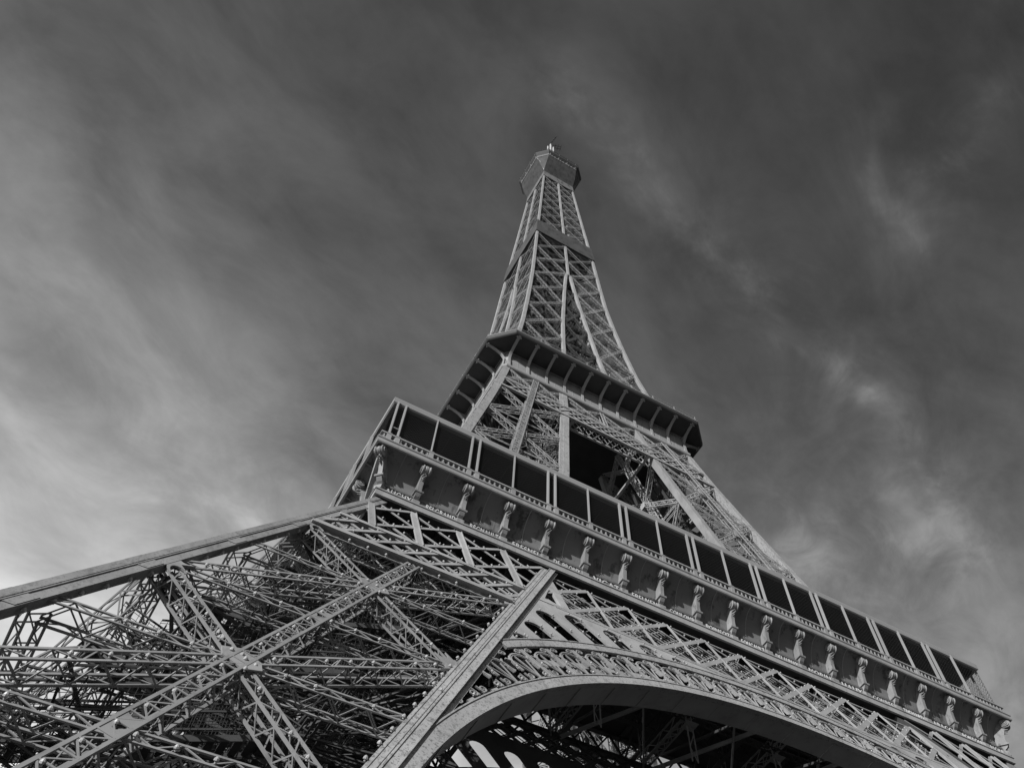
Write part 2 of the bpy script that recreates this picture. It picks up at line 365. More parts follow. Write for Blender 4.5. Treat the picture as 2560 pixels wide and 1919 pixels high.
    # plan bracing and ties between the faces
    for z in ROWS[1:]:
        mb = MB()
        mb.lattice(leg(0.8, 0.8, z), leg(LEGW - 0.8, LEGW - 0.8, z), (0, 0, 1), 0.6, 0.5, 0.12, 0.07, 0.9, 'fb')
        mb.lattice(leg(0.8, LEGW - 0.8, z), leg(LEGW - 0.8, 0.8, z), (0, 0, 1), 0.6, 0.5, 0.12, 0.07, 0.9, 'fb', inset=0.55)
        mb.lattice(leg(7.6, 0.4, z), leg(7.6, LEGW - 0.4, z), (0, 0, 1), 0.6, 0.6, 0.12, 0.07, 0.9, 'fb', inset=0.2)
        mb.lattice(leg(0.4, 7.6, z), leg(LEGW - 0.4, 7.6, z), (0, 0, 1), 0.6, 0.6, 0.12, 0.07, 0.9, 'fb', inset=0.27)
        mb.obj('plan_brace', INNER, L0)
    tie = MB()
    for (z0, z1) in zip(ROWS[1:], ROWS[2:]):
        zm = (z0 + z1) / 2
        for (a, b) in ((3.9, 0.5), (11.3, 0.5)):
            tie.bar(leg(a, b, zm - 2.8), leg(a, 6.5, zm), 0.09, 0.09); tie.bar(leg(a, b, zm + 2.8), leg(a, 6.5, zm), 0.09, 0.09)
            tie.bar(leg(b, a, zm - 2.8), leg(6.5, a, zm), 0.09, 0.09); tie.bar(leg(b, a, zm + 2.8), leg(6.5, a, zm), 0.09, 0.09)
        for (a, a2) in ((3.9, 7.6), (11.3, 7.6)):
            for sgn in (-2.8, 2.8):
                tie.bar(leg(a, 0.75, zm + sgn), leg(a2, 0.75, zm), 0.07, 0.07); tie.bar(leg(0.75, a, zm + sgn), leg(0.75, a2, zm), 0.07, 0.07)
        for (a, b) in ((1.2, 1.2), (LEGW - 1.2, 1.2), (1.2, LEGW - 1.2)):
            tie.bar(leg(a, b, z0), leg(7.6, 7.6, zm), 0.12, 0.12); tie.bar(leg(a, b, z1), leg(7.6, 7.6, zm), 0.12, 0.12)
    for (z0, z1) in zip(ROWS[1:], ROWS[2:]):                  # slender secondary webs between the faces
        for f4 in (0.25, 0.5, 0.75):
            z = z0 + (z1 - z0) * f4
            for q in (3.9, 11.3):
                tie.bar(leg(q, 0.8, z), leg(q, LEGW - 0.8, z + 1.5), 0.08, 0.08); tie.bar(leg(0.8, q, z), leg(LEGW - 0.8, q, z + 1.5), 0.08, 0.08)
                tie.bar(leg(q, 0.8, z + 1.5), leg(q, LEGW - 0.8, z), 0.06, 0.06); tie.bar(leg(0.8, q, z + 1.5), leg(LEGW - 0.8, q, z), 0.06, 0.06)
    tie.obj('tie_rod_lattice', INNER, L0)
    for q in (5.0, 10.2):                                     # light webs in the leg's core
        for ax in (0, 1):
            mb = MB(); F = (lambda s, z: leg(s, q, z)) if ax == 0 else (lambda s, z: leg(q, s, z))
            nr = Vector((0, -1, 0.5)) if ax == 0 else Vector((-1, 0, 0.5))
            for (z0, z1) in zip([13.7] + ROWS[2:], ROWS[2:]):
                if z1 - z0 < 1: continue
                zm = (z0 + z1) / 2
                for (s0, s1, za, zb) in ((0.9, 7.6, z0, zm), (14.3, 7.6, z0, zm), (0.9, 7.6, z1, zm), (14.3, 7.6, z1, zm)):
                    mb.lattice(F(s0, za), F(s1, zb), nr, 0.34, 0.0, 0.07, 0.045, 0.55, 'f')
            mb.obj('core_lattice', INNER, L0)
    # lift tracks up the slope, with their ladder ties
    for a in (5.2, 9.6):
        mb = MB()
        for da in (-1.3, 1.3):
            mb.lattice(leg(a + da, 8.6, 0), leg(a + da, 8.6, 52), (0, -1, 0.5), 0.5, 1.0, 0.14, 0.08, 1.1, 'fs')
        z = 1.0
        while z < 52:
            mb.bar(leg(a - 1.3, 8.7, z), leg(a + 1.3, 8.7, z), 0.16, 0.12); z += 1.25
        mb.obj('lift_track', DARK, L0)
    # zigzag stair with wire side panels
    st_ = MB(); nt = MB(); z = 0.5; side = 0
    while z < 48:
        a0, a1 = (3.0, 12.2) if side == 0 else (12.2, 3.0); b = 4.2 + (0.9 if side else 0.0)
        P, Q = leg(a0, b, z), leg(a1, b, z + 3.4)
        Q = Vector((-w(z) + a1, P.y + 0.5, z + 3.4))
        for off in (0, 1.1):
            o_ = Vector((0, off, 0)); st_.bar(P + o_, Q + o_, 0.24, 0.06)
            st_.bar(P + o_ + Vector((0, 0, 1.1)), Q + o_ + Vector((0, 0, 1.1)), 0.06, 0.06); st_.bar(P + o_ + Vector((0, 0, 2.2)), Q + o_ + Vector((0, 0, 2.2)), 0.06, 0.06)
            n = 36
            for i in range(n + 1):
                c = P.lerp(Q, i / n) + o_; nt.bar(c, c + Vector((0, 0, 2.2)), 0.022, 0.022)
            for i in range(1, 8): nt.bar(P + o_ + Vector((0, 0, 0.29 * i)), Q + o_ + Vector((0, 0, 0.29 * i)), 0.016, 0.016)
        for i in range(19): c = P.lerp(Q, (i + 0.5) / 19); st_.bar(c, c + Vector((0, 1.1, 0)), 0.28, 0.04, (1, 0, 0))
        st_.bar(Q + Vector((-0.6, 0.5, 0)), Q + Vector((0.8, 0.5, 0)), 1.3, 0.06, (0, 1, 0))
        z += 3.4; side ^= 1
    so_ = st_.obj('stair', INNER, L0); no_ = nt.obj('stair_netting', NETM, L0)
    return L0, spots
leg0, spots = build_leg()
for k in (1, 2, 3): turn(leg0, k, tower)
# floodlights on the near leg: the nearest as parts, the remainder as one
camp = cam.matrix_world.translation
spots.sort(key=lambda q: (q[0] - camp).length)
def put_lamps(lst, parent, n_ind, lr=0.09):
    """the nearest n_ind as parts of their own, the remainder as one"""
    me = None
    vis = []
    for pnt, nr in lst:
        d = cam.matrix_world.inverted() @ pnt
        if d.z < 0:
            x = 0.5 - cd.shift_x + (cd.lens / 36.0) * d.x / -d.z; y = 0.5 * 0.75 - cd.shift_y + (cd.lens / 36.0) * d.y / -d.z
            if 0 < x < 1 and 0 < y < 0.75: vis.append((pnt, nr))
    for pnt, nr in vis[:n_ind]:
        b = MB(); b.lamp((0, 0, 0), (0, 0, 1), lr)
        if me is None:
            o = b.obj('floodlight', LAMPM, parent); me = o.data
        else:
            o = bpy.data.objects.new('floodlight', me); COL.objects.link(o); o.parent = parent
        up = (Vector((0, -0.55, 0.8)) + Vector((random.uniform(-.15, .15), random.uniform(-.1, .1), 0))).normalized()
        o.location = pnt; o.rotation_euler = up.to_track_quat('Z', 'Y').to_euler()
    b = MB()
    for pnt, nr in vis[n_ind:]: b.lamp(pnt, (0, -0.55, 0.8), lr)
    if vis[n_ind:]:
        o = b.obj('floodlights', LAMPM, parent); o['kind'] = 'stuff'
put_lamps(spots, leg0, 100)
# masonry feet
for sx_, sy_ in ((-1, -1), (1, -1), (1, 1), (-1, 1)):
    for a in (0.3, LEGW - 0.3):
        for b in (0.3, LEGW - 0.3):
            c = leg(a, b, 0); mb = MB(); x, y = -sx_ * c.x, -sy_ * c.y
            mb.hexa([(x - 2.6, y - 2.6, 0), (x + 2.6, y - 2.6, 0), (x + 2.6, y + 2.6, 0), (x - 2.6, y + 2.6, 0), (x - 1.3, y - 1.3, 1.1), (x + 1.3, y - 1.3, 1.1), (x + 1.3, y + 1.3, 1.1), (x - 1.3, y + 1.3, 1.1)])
            mb.obj('masonry_foot', STONE, tower)

# ================================================================== BELT TRUSS between the legs
BAY = 3.843
def girder_x(z): return -w(z) + LEGW            # line of the leg's inner girder on the front
lamps2 = []
S0 = 8.6
def build_truss():
    T = empty('belt_truss', tower)
    def strip(mb, x0, z0, x1, z1, wd, d0, d1):
        s0, s1 = z0 * KF, z1 * KF; dx, ds = x1 - x0, s1 - s0; l = math.hypot(dx, ds); nx, ns = -ds / l * wd / 2, dx / l * wd / 2
        mb.n += 1; e = 0.004 * (mb.n % 4)
        mb.prism([[(x0 + nx, s0 + ns), (x0 - nx, s0 - ns), (x1 - nx, s1 - ns), (x1 + nx, s1 + ns)]], FP, d0 - e, d1 + e)
    # chords on the two leg portions, and the long lower chord between
    for sg in (-1, 1):
        for z, wd, d in ((41.85, 0.34, 0.22), (42.35, 0.30, 0.10), (45.3, 0.48, 0.12)):
            mb = MB(); xo, xi = -w(z) + 0.7, girder_x(z) - 0.8
            strip(mb, sg * xo, z, sg * xi, z, wd, -0.5, d); mb.obj('chord', PAINT, T)
        mb = MB()
        for k in range(1, 5):
            x = -34.59 + BAY * k
            if x > -19.5: continue
            mb = MB(); xx = sg * x
            strip(mb, xx, 45.4, xx, 52.1, 0.36, -0.05, 0.12); strip(mb, xx + 0.23, 45.4, xx + 0.23, 52.1, 0.07, -0.05, 0.2)
            mb.obj('post', PAINT, T)
        mb = MB(); strip(mb, sg * -34.25, 45.4, sg * -34.25, 50.2, 0.36, -0.05, 0.12); strip(mb, sg * -34.25 + 0.23, 45.4, sg * -34.25 + 0.23, 50.0, 0.07, -0.05, 0.2); mb.obj('post', PAINT, T)
        mb = MB()                                       # the flat crossing strips
        k = -3.0
        while k < 6:
            for sl_ in (1, -1):
                x0 = -34.59 + BAY * k; z0, z1 = 45.4, 52.2
                x1 = x0 + (z1 - z0) / 0.89
                if sl_ < 0: z0, z1 = z1, z0
                # clip to the leg's width
                a, b = (x0, z0), (x1, z1)
                def inside(x, z): return -w(z) + 0.8 < x < girder_x(z) - 0.75
                pts = [(a[0] + (b[0] - a[0]) * i / 60, a[1] + (b[1] - a[1]) * i / 60) for i in range(61)]
                pts = [q for q in pts if inside(*q)]
                if len(pts) > 3: strip(mb, sg * pts[0][0], pts[0][1], sg * pts[-1][0], pts[-1][1], 0.30, -0.06 + 0.05 * sl_, 0.0 + 0.05 * sl_)
                if sg < 0 and len(pts) > 3:
                    for i in range(4, len(pts) - 2, 6):
                        if (i // 6) % 4: lamps2.append((FZ(pts[i][0], pts[i][1] + 0.26, 0.06), NF))
            k += 1.0
        k = -4.0
        while k < 14:
            for sl_ in (1, -1):
                x0 = -40.2 + BAY / 2 * k; z0, z1 = 42.4, 45.2; x1 = x0 + (z1 - z0) / 0.9
                if sl_ < 0: z0, z1 = z1, z0
                a, b = (x0, z0), (x1, z1)
                pts = [(a[0] + (b[0] - a[0]) * i / 40, a[1] + (b[1] - a[1]) * i / 40) for i in range(41)]
                pts = [q for q in pts if -w(q[1]) + 0.8 < q[0] < girder_x(q[1]) - 0.75]
                if len(pts) > 3: strip(mb, sg * pts[0][0], pts[0][1], sg * pts[-1][0], pts[-1][1], 0.30, -0.06 + 0.05 * sl_, 0.0 + 0.05 * sl_)
                if sg < 0 and len(pts) > 3:
                    for i in range(5, len(pts) - 2, 14): lamps2.append((FZ(pts[i][0], pts[i][1] + 0.26, 0.06), NF))
            k += 1.0
        mb.obj('strip_lattice', PAINT, T)
        # second lattice behind
        mb = MB(); k = -4.0
        while k < 12:
            for sl_ in (1, -1):
                x0 = -40 + BAY / 2 * k; z0, z1 = 42.2, 52.0; x1 = x0 + (z1 - z0) / 1.6
                if sl_ < 0: z0, z1 = z1, z0
                pts = [(x0 + (x1 - x0) * i / 40, z0 + (z1 - z0) * i / 40) for i in range(41)]
                pts = [q for q in pts if -w(q[1]) + 0.8 < q[0] < girder_x(q[1]) - 0.75]
                if len(pts) > 3: strip(mb, sg * pts[0][0], pts[0][1], sg * pts[-1][0], pts[-1][1], 0.10, -1.9, -1.85)
            k += 1
        mb.obj('rear_lattice', PAINT, T)
    # middle portion over the arch: wide diagonals one way, narrower the other, posts between
    mb = MB(); strip(mb, -19.0, 51.15, 19.0, 51.15, 0.20, -0.3, -0.2); mb.obj('chord', PAINT, T)
    mb = MB(); strip(mb, -20.4, 44.55, 20.4, 44.55, 0.5, -0.2, -0.02); mb.obj('chord', WORN, T)
    zb, zt = 44.75, 51.2
    di = MB(); tl = MB(); kk = range(-7, 8)
    for i in range(-5, 6):
        x = BAY * i
        p_ = MB(); strip(p_, x, zb, x, zt, 0.28, -0.17, -0.12); strip(p_, x, zb, x, zt, 0.07, -0.14, -0.06); p_.obj('post', PAINT, T)
    for i in range(-7, 6):
        for sl_ in (1, -1):
            x0, x1 = BAY * i, BAY * (i + 2)
            pts = [(x0 + (x1 - x0) * j / 40, zb + (zt - zb) * j / 40) for j in range(41)]
            if sl_ < 0: pts = [(-q[0], q[1]) for q in pts]
            pts = [q for q in pts if abs(q[0]) < -girder_x(q[1]) - 0.3]
            if len(pts) < 4: continue
            strip(di, pts[0][0], pts[0][1], pts[-1][0], pts[-1][1], 0.44 if sl_ > 0 else 0.20, -0.22 + 0.06 * sl_, -0.17 + 0.06 * sl_)
            for j in range(3, len(pts) - 2, 5):
                if (j // 5) % 4: lamps2.append((FZ(pts[j][0], pts[j][1] + 0.26, -0.12), NF))
    di.obj('strip_lattice', PAINT, T)
    # fine cross lattice of the rear web
    for dep, st, sl in ((-0.95, BAY / 4, 0.95), (-1.9, BAY / 2, 1.3)):
        i = -30.0
        while i < 30:
            for sg in (1, -1):
                x0 = st * i; x1 = x0 + (zt - zb) / sl
                pts = [(x0 + (x1 - x0) * j / 40, zb + (zt - zb) * j / 40) for j in range(41)]
                if sg < 0: pts = [(-q[0], q[1]) for q in pts]
                pts = [q for q in pts if abs(q[0]) < -girder_x(q[1]) - 0.1]
                if len(pts) > 4: strip(tl, pts[0][0], pts[0][1], pts[-1][0], pts[-1][1], 0.10, dep, dep + 0.05)
            i += 1
    tl.obj('rear_lattice', PAINT, T)
    # inner truss and its slotted spandrels, on the line of the legs' inner faces
    def FI(x, sl, d): q = FP(x, sl, d); q.y += LEGW; return q
    def istrip(mb, x0, z0, x1, z1, wd, d0, d1):
        s0, s1 = z0 * KF, z1 * KF; dx, ds = x1 - x0, s1 - s0; l = math.hypot(dx, ds); nx, ns = -ds / l * wd / 2, dx / l * wd / 2
        mb.n += 1; e = 0.004 * (mb.n % 4); mb.prism([[(x0 + nx, s0 + ns), (x0 - nx, s0 - ns), (x1 - nx, s1 - ns), (x1 + nx, s1 + ns)]], FI, d0 - e, d1 + e)
    for z, wd in ((47.0, 0.6), (50.6, 0.7)):
        mb = MB(); istrip(mb, girder_x(z) + 0.3, z, -girder_x(z) - 0.3, z, wd, -0.5, 0.0); mb.obj('chord', INNER, T)
    mb = MB()
    for i in range(-11, 11):
        for sl_ in (1, -1):
            x0, x1 = (BAY / 2 * i, BAY / 2 * (i + 2)) if sl_ > 0 else (BAY / 2 * (i + 2), BAY / 2 * i)
            if max(abs(x0), abs(x1)) > 20.5: continue
            istrip(mb, x0, 47.2, x1, 50.4, 0.34, -0.2 + 0.08 * sl_, -0.1 + 0.08 * sl_); istrip(mb, x0 + 0.9, 47.2, x1 + 0.9, 50.4, 0.10, -0.9 + 0.08 * sl_, -0.85 + 0.08 * sl_)
    mb.obj('inner_lattice', INNER, T)
    for sg in (-1, 1):
        arc = [(41.1 * math.sin(rad(t)), S0 + 41.1 * math.cos(rad(t))) for t in [-40 + 39.5 * i / 50 for i in range(51)]]
        out = arc + [(-0.4, 46.75 * KF), (girder_x(46.75) + 0.15, 46.75 * KF)]
        holes = []
        for tc_, rt in ((-35.0, 43.9), (-31.2, 45.0), (-27.4, 46.1), (-23.7, 46.0), (-20.0, 45.0), (-16.2, 44.2)):
            def q(x, r, tc_=tc_): t = rad(tc_) + x / 44.0; return (r * math.sin(t), S0 + r * math.cos(t))
            hw = 0.76; cap = min(hw, (rt - 42.75) * 0.7)
            holes.append([q(-hw, 42.75), q(hw, 42.75)] + [q(hw * math.cos(a), rt - cap + cap * math.sin(a)) for a in [math.pi * j / 8 for j in range(9)]])
        if sg > 0: out = [(-a, b) for a, b in out]; holes = [[(-a, b) for a, b in h] for h in holes]
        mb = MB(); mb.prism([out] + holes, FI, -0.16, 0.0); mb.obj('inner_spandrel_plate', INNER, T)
    return T
tr0 = build_truss()
for k in (1, 2, 3): turn(tr0, k, tower)

# ================================================================== ARCH
S0 = 8.6
def pol(r, th): t = rad(th); return (r * math.sin(t), S0 + r * math.cos(t))
def build_arch():
    A = empty('arch', tower)
    def band(mb, r0, r1, t0, t1, n, d0, d1):
        rings = []
        for i in range(n + 1):
            t = t0 + (t1 - t0) * i / n
            (xa, sa_), (xb, sb) = pol(r0, t), pol(r1, t)
            rings.append([FP(xa, sa_, d0), FP(xb, sb, d0), FP(xb, sb, d1), FP(xa, sa_, d1)])
        mb.sweep(rings)
    TE = 76
    mb = MB(); band(mb, 36.35, 37.15, -TE, TE, 150, -0.35, 0.10); band(mb, 36.30, 36.42, -TE, TE, 150, -0.3, 0.14); band(mb, 37.08, 37.16, -TE, TE, 150, -0.2, 0.15)
    mb.obj('lower_flange', WORN, A)
    mb = MB(); band(mb, 36.38, 36.50, -TE, TE, 150, -1.95, -0.35)
    t = -TE
    while t < TE: band(mb, 36.33, 36.40, t, t + 0.12, 1, -1.9, -0.36); t += 5.6
    mb.obj('soffit', PAINT, A)
    mb = MB(); band(mb, 40.0, 40.75, -41.3, 41.3, 120, -0.10, 0.10); band(mb, 40.68, 40.76, -41.0, 41.0, 120, -0.1, 0.15)
    mb.obj('upper_flange', WORN, A)
    mb = MB(); band(mb, 36.5, 40.0, -TE, TE, 100, -1.95, -1.85)
    # rear ring: bars only
    mb = MB(); band(mb, 36.4, 37.0, -TE, TE, 120, -1.95, -1.75); band(mb, 40.1, 40.7, -39.9, 39.9, 100, -1.95, -1.75)
    mb.obj('rear_flange', PAINT, A)
    PT = 3.77
    def seg(mb, p, q, wd, d0, d1):
        for c_ in (p, q):
            if abs(c_[0]) > -girder_x(c_[1] / KF) - 0.35: return        # hidden by the leg's girder
        dx, ds = q[0] - p[0], q[1] - p[1]; l = math.hypot(dx, ds)
        if l < 1e-4: return
        nx, ns = -ds / l * wd / 2, dx / l * wd / 2; mb.n += 1; e = 0.003 * (mb.n % 5)
        mb.prism([[(p[0] + nx, p[1] + ns), (p[0] - nx, p[1] - ns), (q[0] - nx, q[1] - ns), (q[0] + nx, q[1] + ns)]], FP, d0 - e, d1 + e)
    def curve(mb, pts, wd, d0, d1):
        for p, q in zip(pts, pts[1:]): seg(mb, p, q, wd, d0, d1)
    def local(tc_, x, y):          # x along the arc at r=38.6, y radial from r=37.15
        r = 37.15 + y; return pol(r, tc_ + math.degrees(x / 38.6))
    HP = rad(PT) * 38.6 / 2        # half pitch ~1.27 m
    nU = 15
    for i in range(-nU, nU + 1):
        tc_ = i * PT
        cx, cs = pol(38.6, tc_); gz = cs / KF
        if abs(cx) > -girder_x(gz) + 0.9: continue
        mb = MB(); lc = lambda x, y: local(tc_, x, y)
        # posts at both unit ends (half each)
        for sg in (-1, 1):
            seg(mb, lc(sg * (HP - 0.10), 0), lc(sg * (HP - 0.10), 2.87), 0.15, -0.09, -0.02)
            # arch spring and volutes
            for (vx, vy, R_, dr) in ((HP - 0.52, 2.50, 0.26, 1), (HP - 0.48, 0.42, 0.27, -1)):
                pts = []
                for j in range(19):
                    f = j / 18; an = f * 2 * math.pi * 1.35; rr = R_ * (1 - 0.8 * f)
                    pts.append(lc(sg * (vx + rr * math.cos(an)), vy + dr * rr * math.sin(an)))
                curve(mb, pts, 0.06, -0.05, 0.01)
            seg(mb, lc(sg * (HP - 0.25), 0.15), lc(sg * (HP - 0.25), 0.7), 0.06, -0.06, 0.01)
            # leaf brackets from post to arch rib
            seg(mb, lc(sg * (HP - 0.2), 1.0), lc(sg * (HP - 0.55), 1.55), 0.10, -0.06, 0.0)
            seg(mb, lc(sg * (HP - 0.2), 2.05), lc(sg * (HP - 0.5), 1.75), 0.09, -0.06, 0.01)
        # round-headed rib, double
        for R_, wd, d in ((0.88, 0.085, 0.03), (0.76, 0.04, 0.0)):
            pts = [lc(-R_, 0.9)] + [lc(-R_ * math.cos(a), 1.45 + R_ * math.sin(a)) for a in [math.pi * j / 12 for j in range(13)]] + [lc(R_, 0.9)]
            curve(mb, pts, wd, -0.08, d)
        # fan bars from the foot
        for x1, y1, wd in ((0.0, 2.25, 0.075), (-0.62, 1.75, 0.06), (0.62, 1.75, 0.06)):
            seg(mb, lc(0, 0.05), lc(x1, y1), wd, -0.09, -0.03)
        seg(mb, lc(-0.3, 0.08), lc(0.3, 0.08), 0.22, -0.08, 0.0)
        mb.obj('filigree_panel', PAINT, A)
        if i < 3:
            for (x_, y_) in ((-HP + 0.12, 1.2), (0.45, 0.25)):
                q = local(tc_, x_, y_); lamps2.append((FP(q[0], q[1], 0.1), NF))
    # back web with radial bars, seen through the openings
    mb = MB(); t = -56
    while t < 56.1:
        x_, s_ = pol(38.6, t)
        if abs(x_) < -girder_x(s_ / KF): seg(mb, pol(36.9, t), pol(40.1, t), 0.12, -1.9, -1.82); seg(mb, pol(36.9, t), pol(40.1, t + 1.9), 0.07, -1.9, -1.84)
        t += 1.885
    mb.obj('rear_lattice', INNER, A)
    # spandrel plates with their slots
    for sg in (-1, 1):
        out = []
        th = -38.9
        arc = [pol(40.72, -40.9 + 40.4 * i / 60) for i in range(61)]
        zc_ = 44.45; out = arc + [(-0.6, zc_ * KF + 0.02), (girder_x(zc_) - 0.2, zc_ * KF)]
        # close along the girder line
        x_, s_ = arc[0]
        holes = []
        for i in range(-10, -3):
            tc_ = i * PT + 0.5 if False else {-10: -37.4, -9: -33.6, -8: -29.75, -7: -25.85, -6: -22.1, -5: -18.3, -4: -14.7}[i]
            rt = {-10: 41.55, -9: 43.0, -8: 44.75, -7: 44.85, -6: 43.6, -5: 42.55, -4: 41.8}[i]
            hw = 0.80 if i > -10 else 0.55
            if i == -4: hw = 0.6
            rb = 41.0; h = []
            def q(x, r): return pol(r, tc_ + math.degrees(x / 42.5))
            cap = min(hw, (rt - rb) * 0.8)
            h = [q(-hw, rb), q(hw, rb)] + [q(hw * math.cos(a), rt - cap + cap * math.sin(a)) for a in [math.pi * j / 10 for j in range(0, 11)]]
            holes.append(h)
        mb = MB()
        if sg > 0: out = [(-a, b) for a, b in out]; holes = [[(-a, b) for a, b in h] for h in holes]
        mb.prism([out] + holes, FP, -0.20, -0.04)
        # gusset above with its triangular opening
        tri = [(girder_x(44.6) + 0.2, 44.6 * KF), (-19.05, 44.6 * KF), (-19.05, 51.0 * KF), (girder_x(51.0) + 0.2 - 0.6, 51.0 * KF)]
        hol = [(-21.0, 45.3 * KF), (-19.75, 45.0 * KF), (-19.75, 47.2 * KF), (-19.95, 47.5 * KF), (-20.15, 47.3 * KF)]
        if sg > 0: tri = [(-a, b) for a, b in tri]; hol = [(-a, b) for a, b in hol]
        mb.prism([tri, hol], FP, -0.3, -0.035)
        mb.obj('spandrel_plate', PAINT, A)
        if sg < 0:
            for h in holes:
                for j in (3, 7): lamps2.append((FP(h[j][0], h[j][1], 0.06), NF))
                for f in (0.45,):
                    lamps2.append((FP(h[0][0] + (h[-1][0] - h[0][0]) * f, h[0][1] + (h[-1][1] - h[0][1]) * f, 0.06), NF))
                    lamps2.append((FP(h[1][0] + (h[2][0] - h[1][0]) * f, h[1][1] + (h[2][1] - h[1][1]) * f, 0.06), NF))
    return A
ar0 = build_arch()
for k in (1, 2, 3): turn(ar0, k, tower)
lamps2.sort(key=lambda q: (q[0] - camp).length)
put_lamps(lamps2, tr0, 100, 0.075)

# ================================================================== FRIEZE, CONSOLES, COVE
def ring(mb, prof, cut=None):
    """profile (half-width, height) swept once round the square"""
    rings = []
    for (sx_, sy_) in ((-1, -1), (1, -1), (1, 1), (-1, 1)): rings.append([(sx_ * r, sy_ * r, z) for r, z in prof])
    mb.sweep(rings, closed=True)
def side(mb, prof, dx=0.0):
    """profile swept along the front only, mitred at the corners"""
    mb.sweep([[(-r + dx, -r, z) for r, z in prof], [(r - dx, -r, z) for r, z in prof]])
F0 = empty('frieze', tower)
mb = MB(); side(mb, [(33.82, 52.30), (34.02, 52.30), (34.02, 52.80), (34.10, 52.82), (34.10, 52.92), (33.82, 52.92)]); mb.obj('fascia', PAINT, F0)
mb = MB(); side(mb, [(33.2, 52.96), (33.74, 52.96), (33.74, 53.05), (33.66, 53.06), (33.66, 53.74), (33.76, 53.76), (33.80, 53.90), (33.70, 53.98), (33.2, 53.98)]); mb.obj('name_band', COVE, F0)
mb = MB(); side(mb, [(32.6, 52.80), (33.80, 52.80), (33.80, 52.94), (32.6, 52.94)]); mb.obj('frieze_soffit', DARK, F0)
cov = [(33.0, 53.99), (33.36, 53.99)] + [(33.36 + 1.74 * (1 - math.cos(a)), 53.99 + 2.70 * math.sin(a)) for a in [math.pi / 2 * i / 10 for i in range(1, 11)]] + [(35.0, 56.72), (33.1, 56.72)]
mb = MB(); side(mb, cov); mb.obj('cove', COVE, F0)
mb = MB()
for i in range(18):                                           # faint plate joints in the cove
    x = -34.59 + BAY * (i + 0.5)
    pts = [(33.37 + 1.74 * (1 - math.cos(a)), 53.99 + 2.70 * math.sin(a)) for a in [math.pi / 2 * j / 8 for j in range(0, 9)]]
    mb = MB()
    for (r0, z0), (r1, z1) in zip(pts, pts[1:]): mb.bar((x, -r0, z0), (x, -r1, z1), 0.05, 0.05, (1, 0, 0))
    mb.obj('cove_seam', PAINT, F0)
for k in (1, 2, 3): turn(F0, k, tower)
NAMES = ['CAUCHY', 'BELGRAND', 'REGNAULT', 'FRESNEL', 'DE PRONY', 'VICAT', 'EBELMEN', 'COULOMB', 'POINSOT', 'FOUCAULT', 'DELAUNAY', 'MORIN', 'HA\u00dcY', 'COMBES', 'TH\u00c9NARD', 'ARAGO', 'POISSON', 'MONGE']
for i, t in enumerate(NAMES):
    c = bpy.data.curves.new('txt', 'FONT'); c.body = t; c.size = 0.84; c.extrude = 0.02; c.align_x = 'CENTER'; c.space_character = 1.18; c.offset = 0.006
    o = bpy.data.objects.new('txt', c); COL.objects.link(o)
    bpy.context.view_layer.update()
    me = bpy.data.meshes.new_from_object(o.evaluated_get(bpy.context.evaluated_depsgraph_get()))
    wd = max(v.co.x for v in me.vertices) - min(v.co.x for v in me.vertices)
    bpy.data.objects.remove(o)
    me.name = 'lettering'; me.materials.clear(); me.materials.append(LETTER)
    n = bpy.data.objects.new('lettering', me); COL.objects.link(n); n.parent = F0
    n.location = (-34.59 + BAY * (i + 0.5) + 0.30, -33.70, 53.12); n.rotation_euler = (rad(90), 0, 0)
    if wd > 2.55: n.scale = (2.55 / wd, 1, 1)

def build_console(diag=False):
    """at x = 0 facing -y, its wall line at y = 0"""
    c = MB(); hw = 0.26
    def P(x, y, d): return Vector((d, -x, y))         # (outwards, height, along)
    # foot block with a small gable, then the capped block
    c.prism([[(-0.1, 52.97), (0.36, 52.97), (0.36, 53.34), (0.30, 53.42), (0.12, 53.6), (-0.1, 53.6)]], P, -0.30, 0.30)
    c.prism([[(-0.1, 53.6), (0.10, 53.6), (0.34, 53.80), (0.50, 54.02), (0.50, 54.10), (-0.1, 54.10)]], P, -0.22, 0.22)
    c.prism([[(-0.1, 54.10), (0.58, 54.10), (0.62, 54.18), (0.62, 54.24), (-0.1, 54.24)]], P, -0.36, 0.36)
    c.prism([[(-0.1, 54.24), (0.54, 54.24), (0.54, 54.32), (-0.1, 54.32)]], P, -0.34, 0.34)
    fr = [(0.50, 54.32), (0.58, 54.9), (0.70, 55.4), (0.86, 55.85), (0.98, 56.1)]
    bk = [(1.3, 56.60)] + [(-0.26 + 1.66 * (1 - math.cos(a)), 54.1 + 2.62 * math.sin(a)) for a in [math.pi / 2 * i / 8 for i in range(7, -1, -1)]] + [(-0.33, 54.2)]
    c.prism([fr + [(1.0, 56.5)] + bk], P, -0.18, 0.18)
    for sg in (-1, 1): c.prism([[(a - 0.02, b) for a, b in fr[:4]] + [(fr[3][0] + 0.05, fr[3][1]), (0.56, 54.95), (0.52, 54.32)]], P, sg * 0.11, sg * 0.185)
    return c
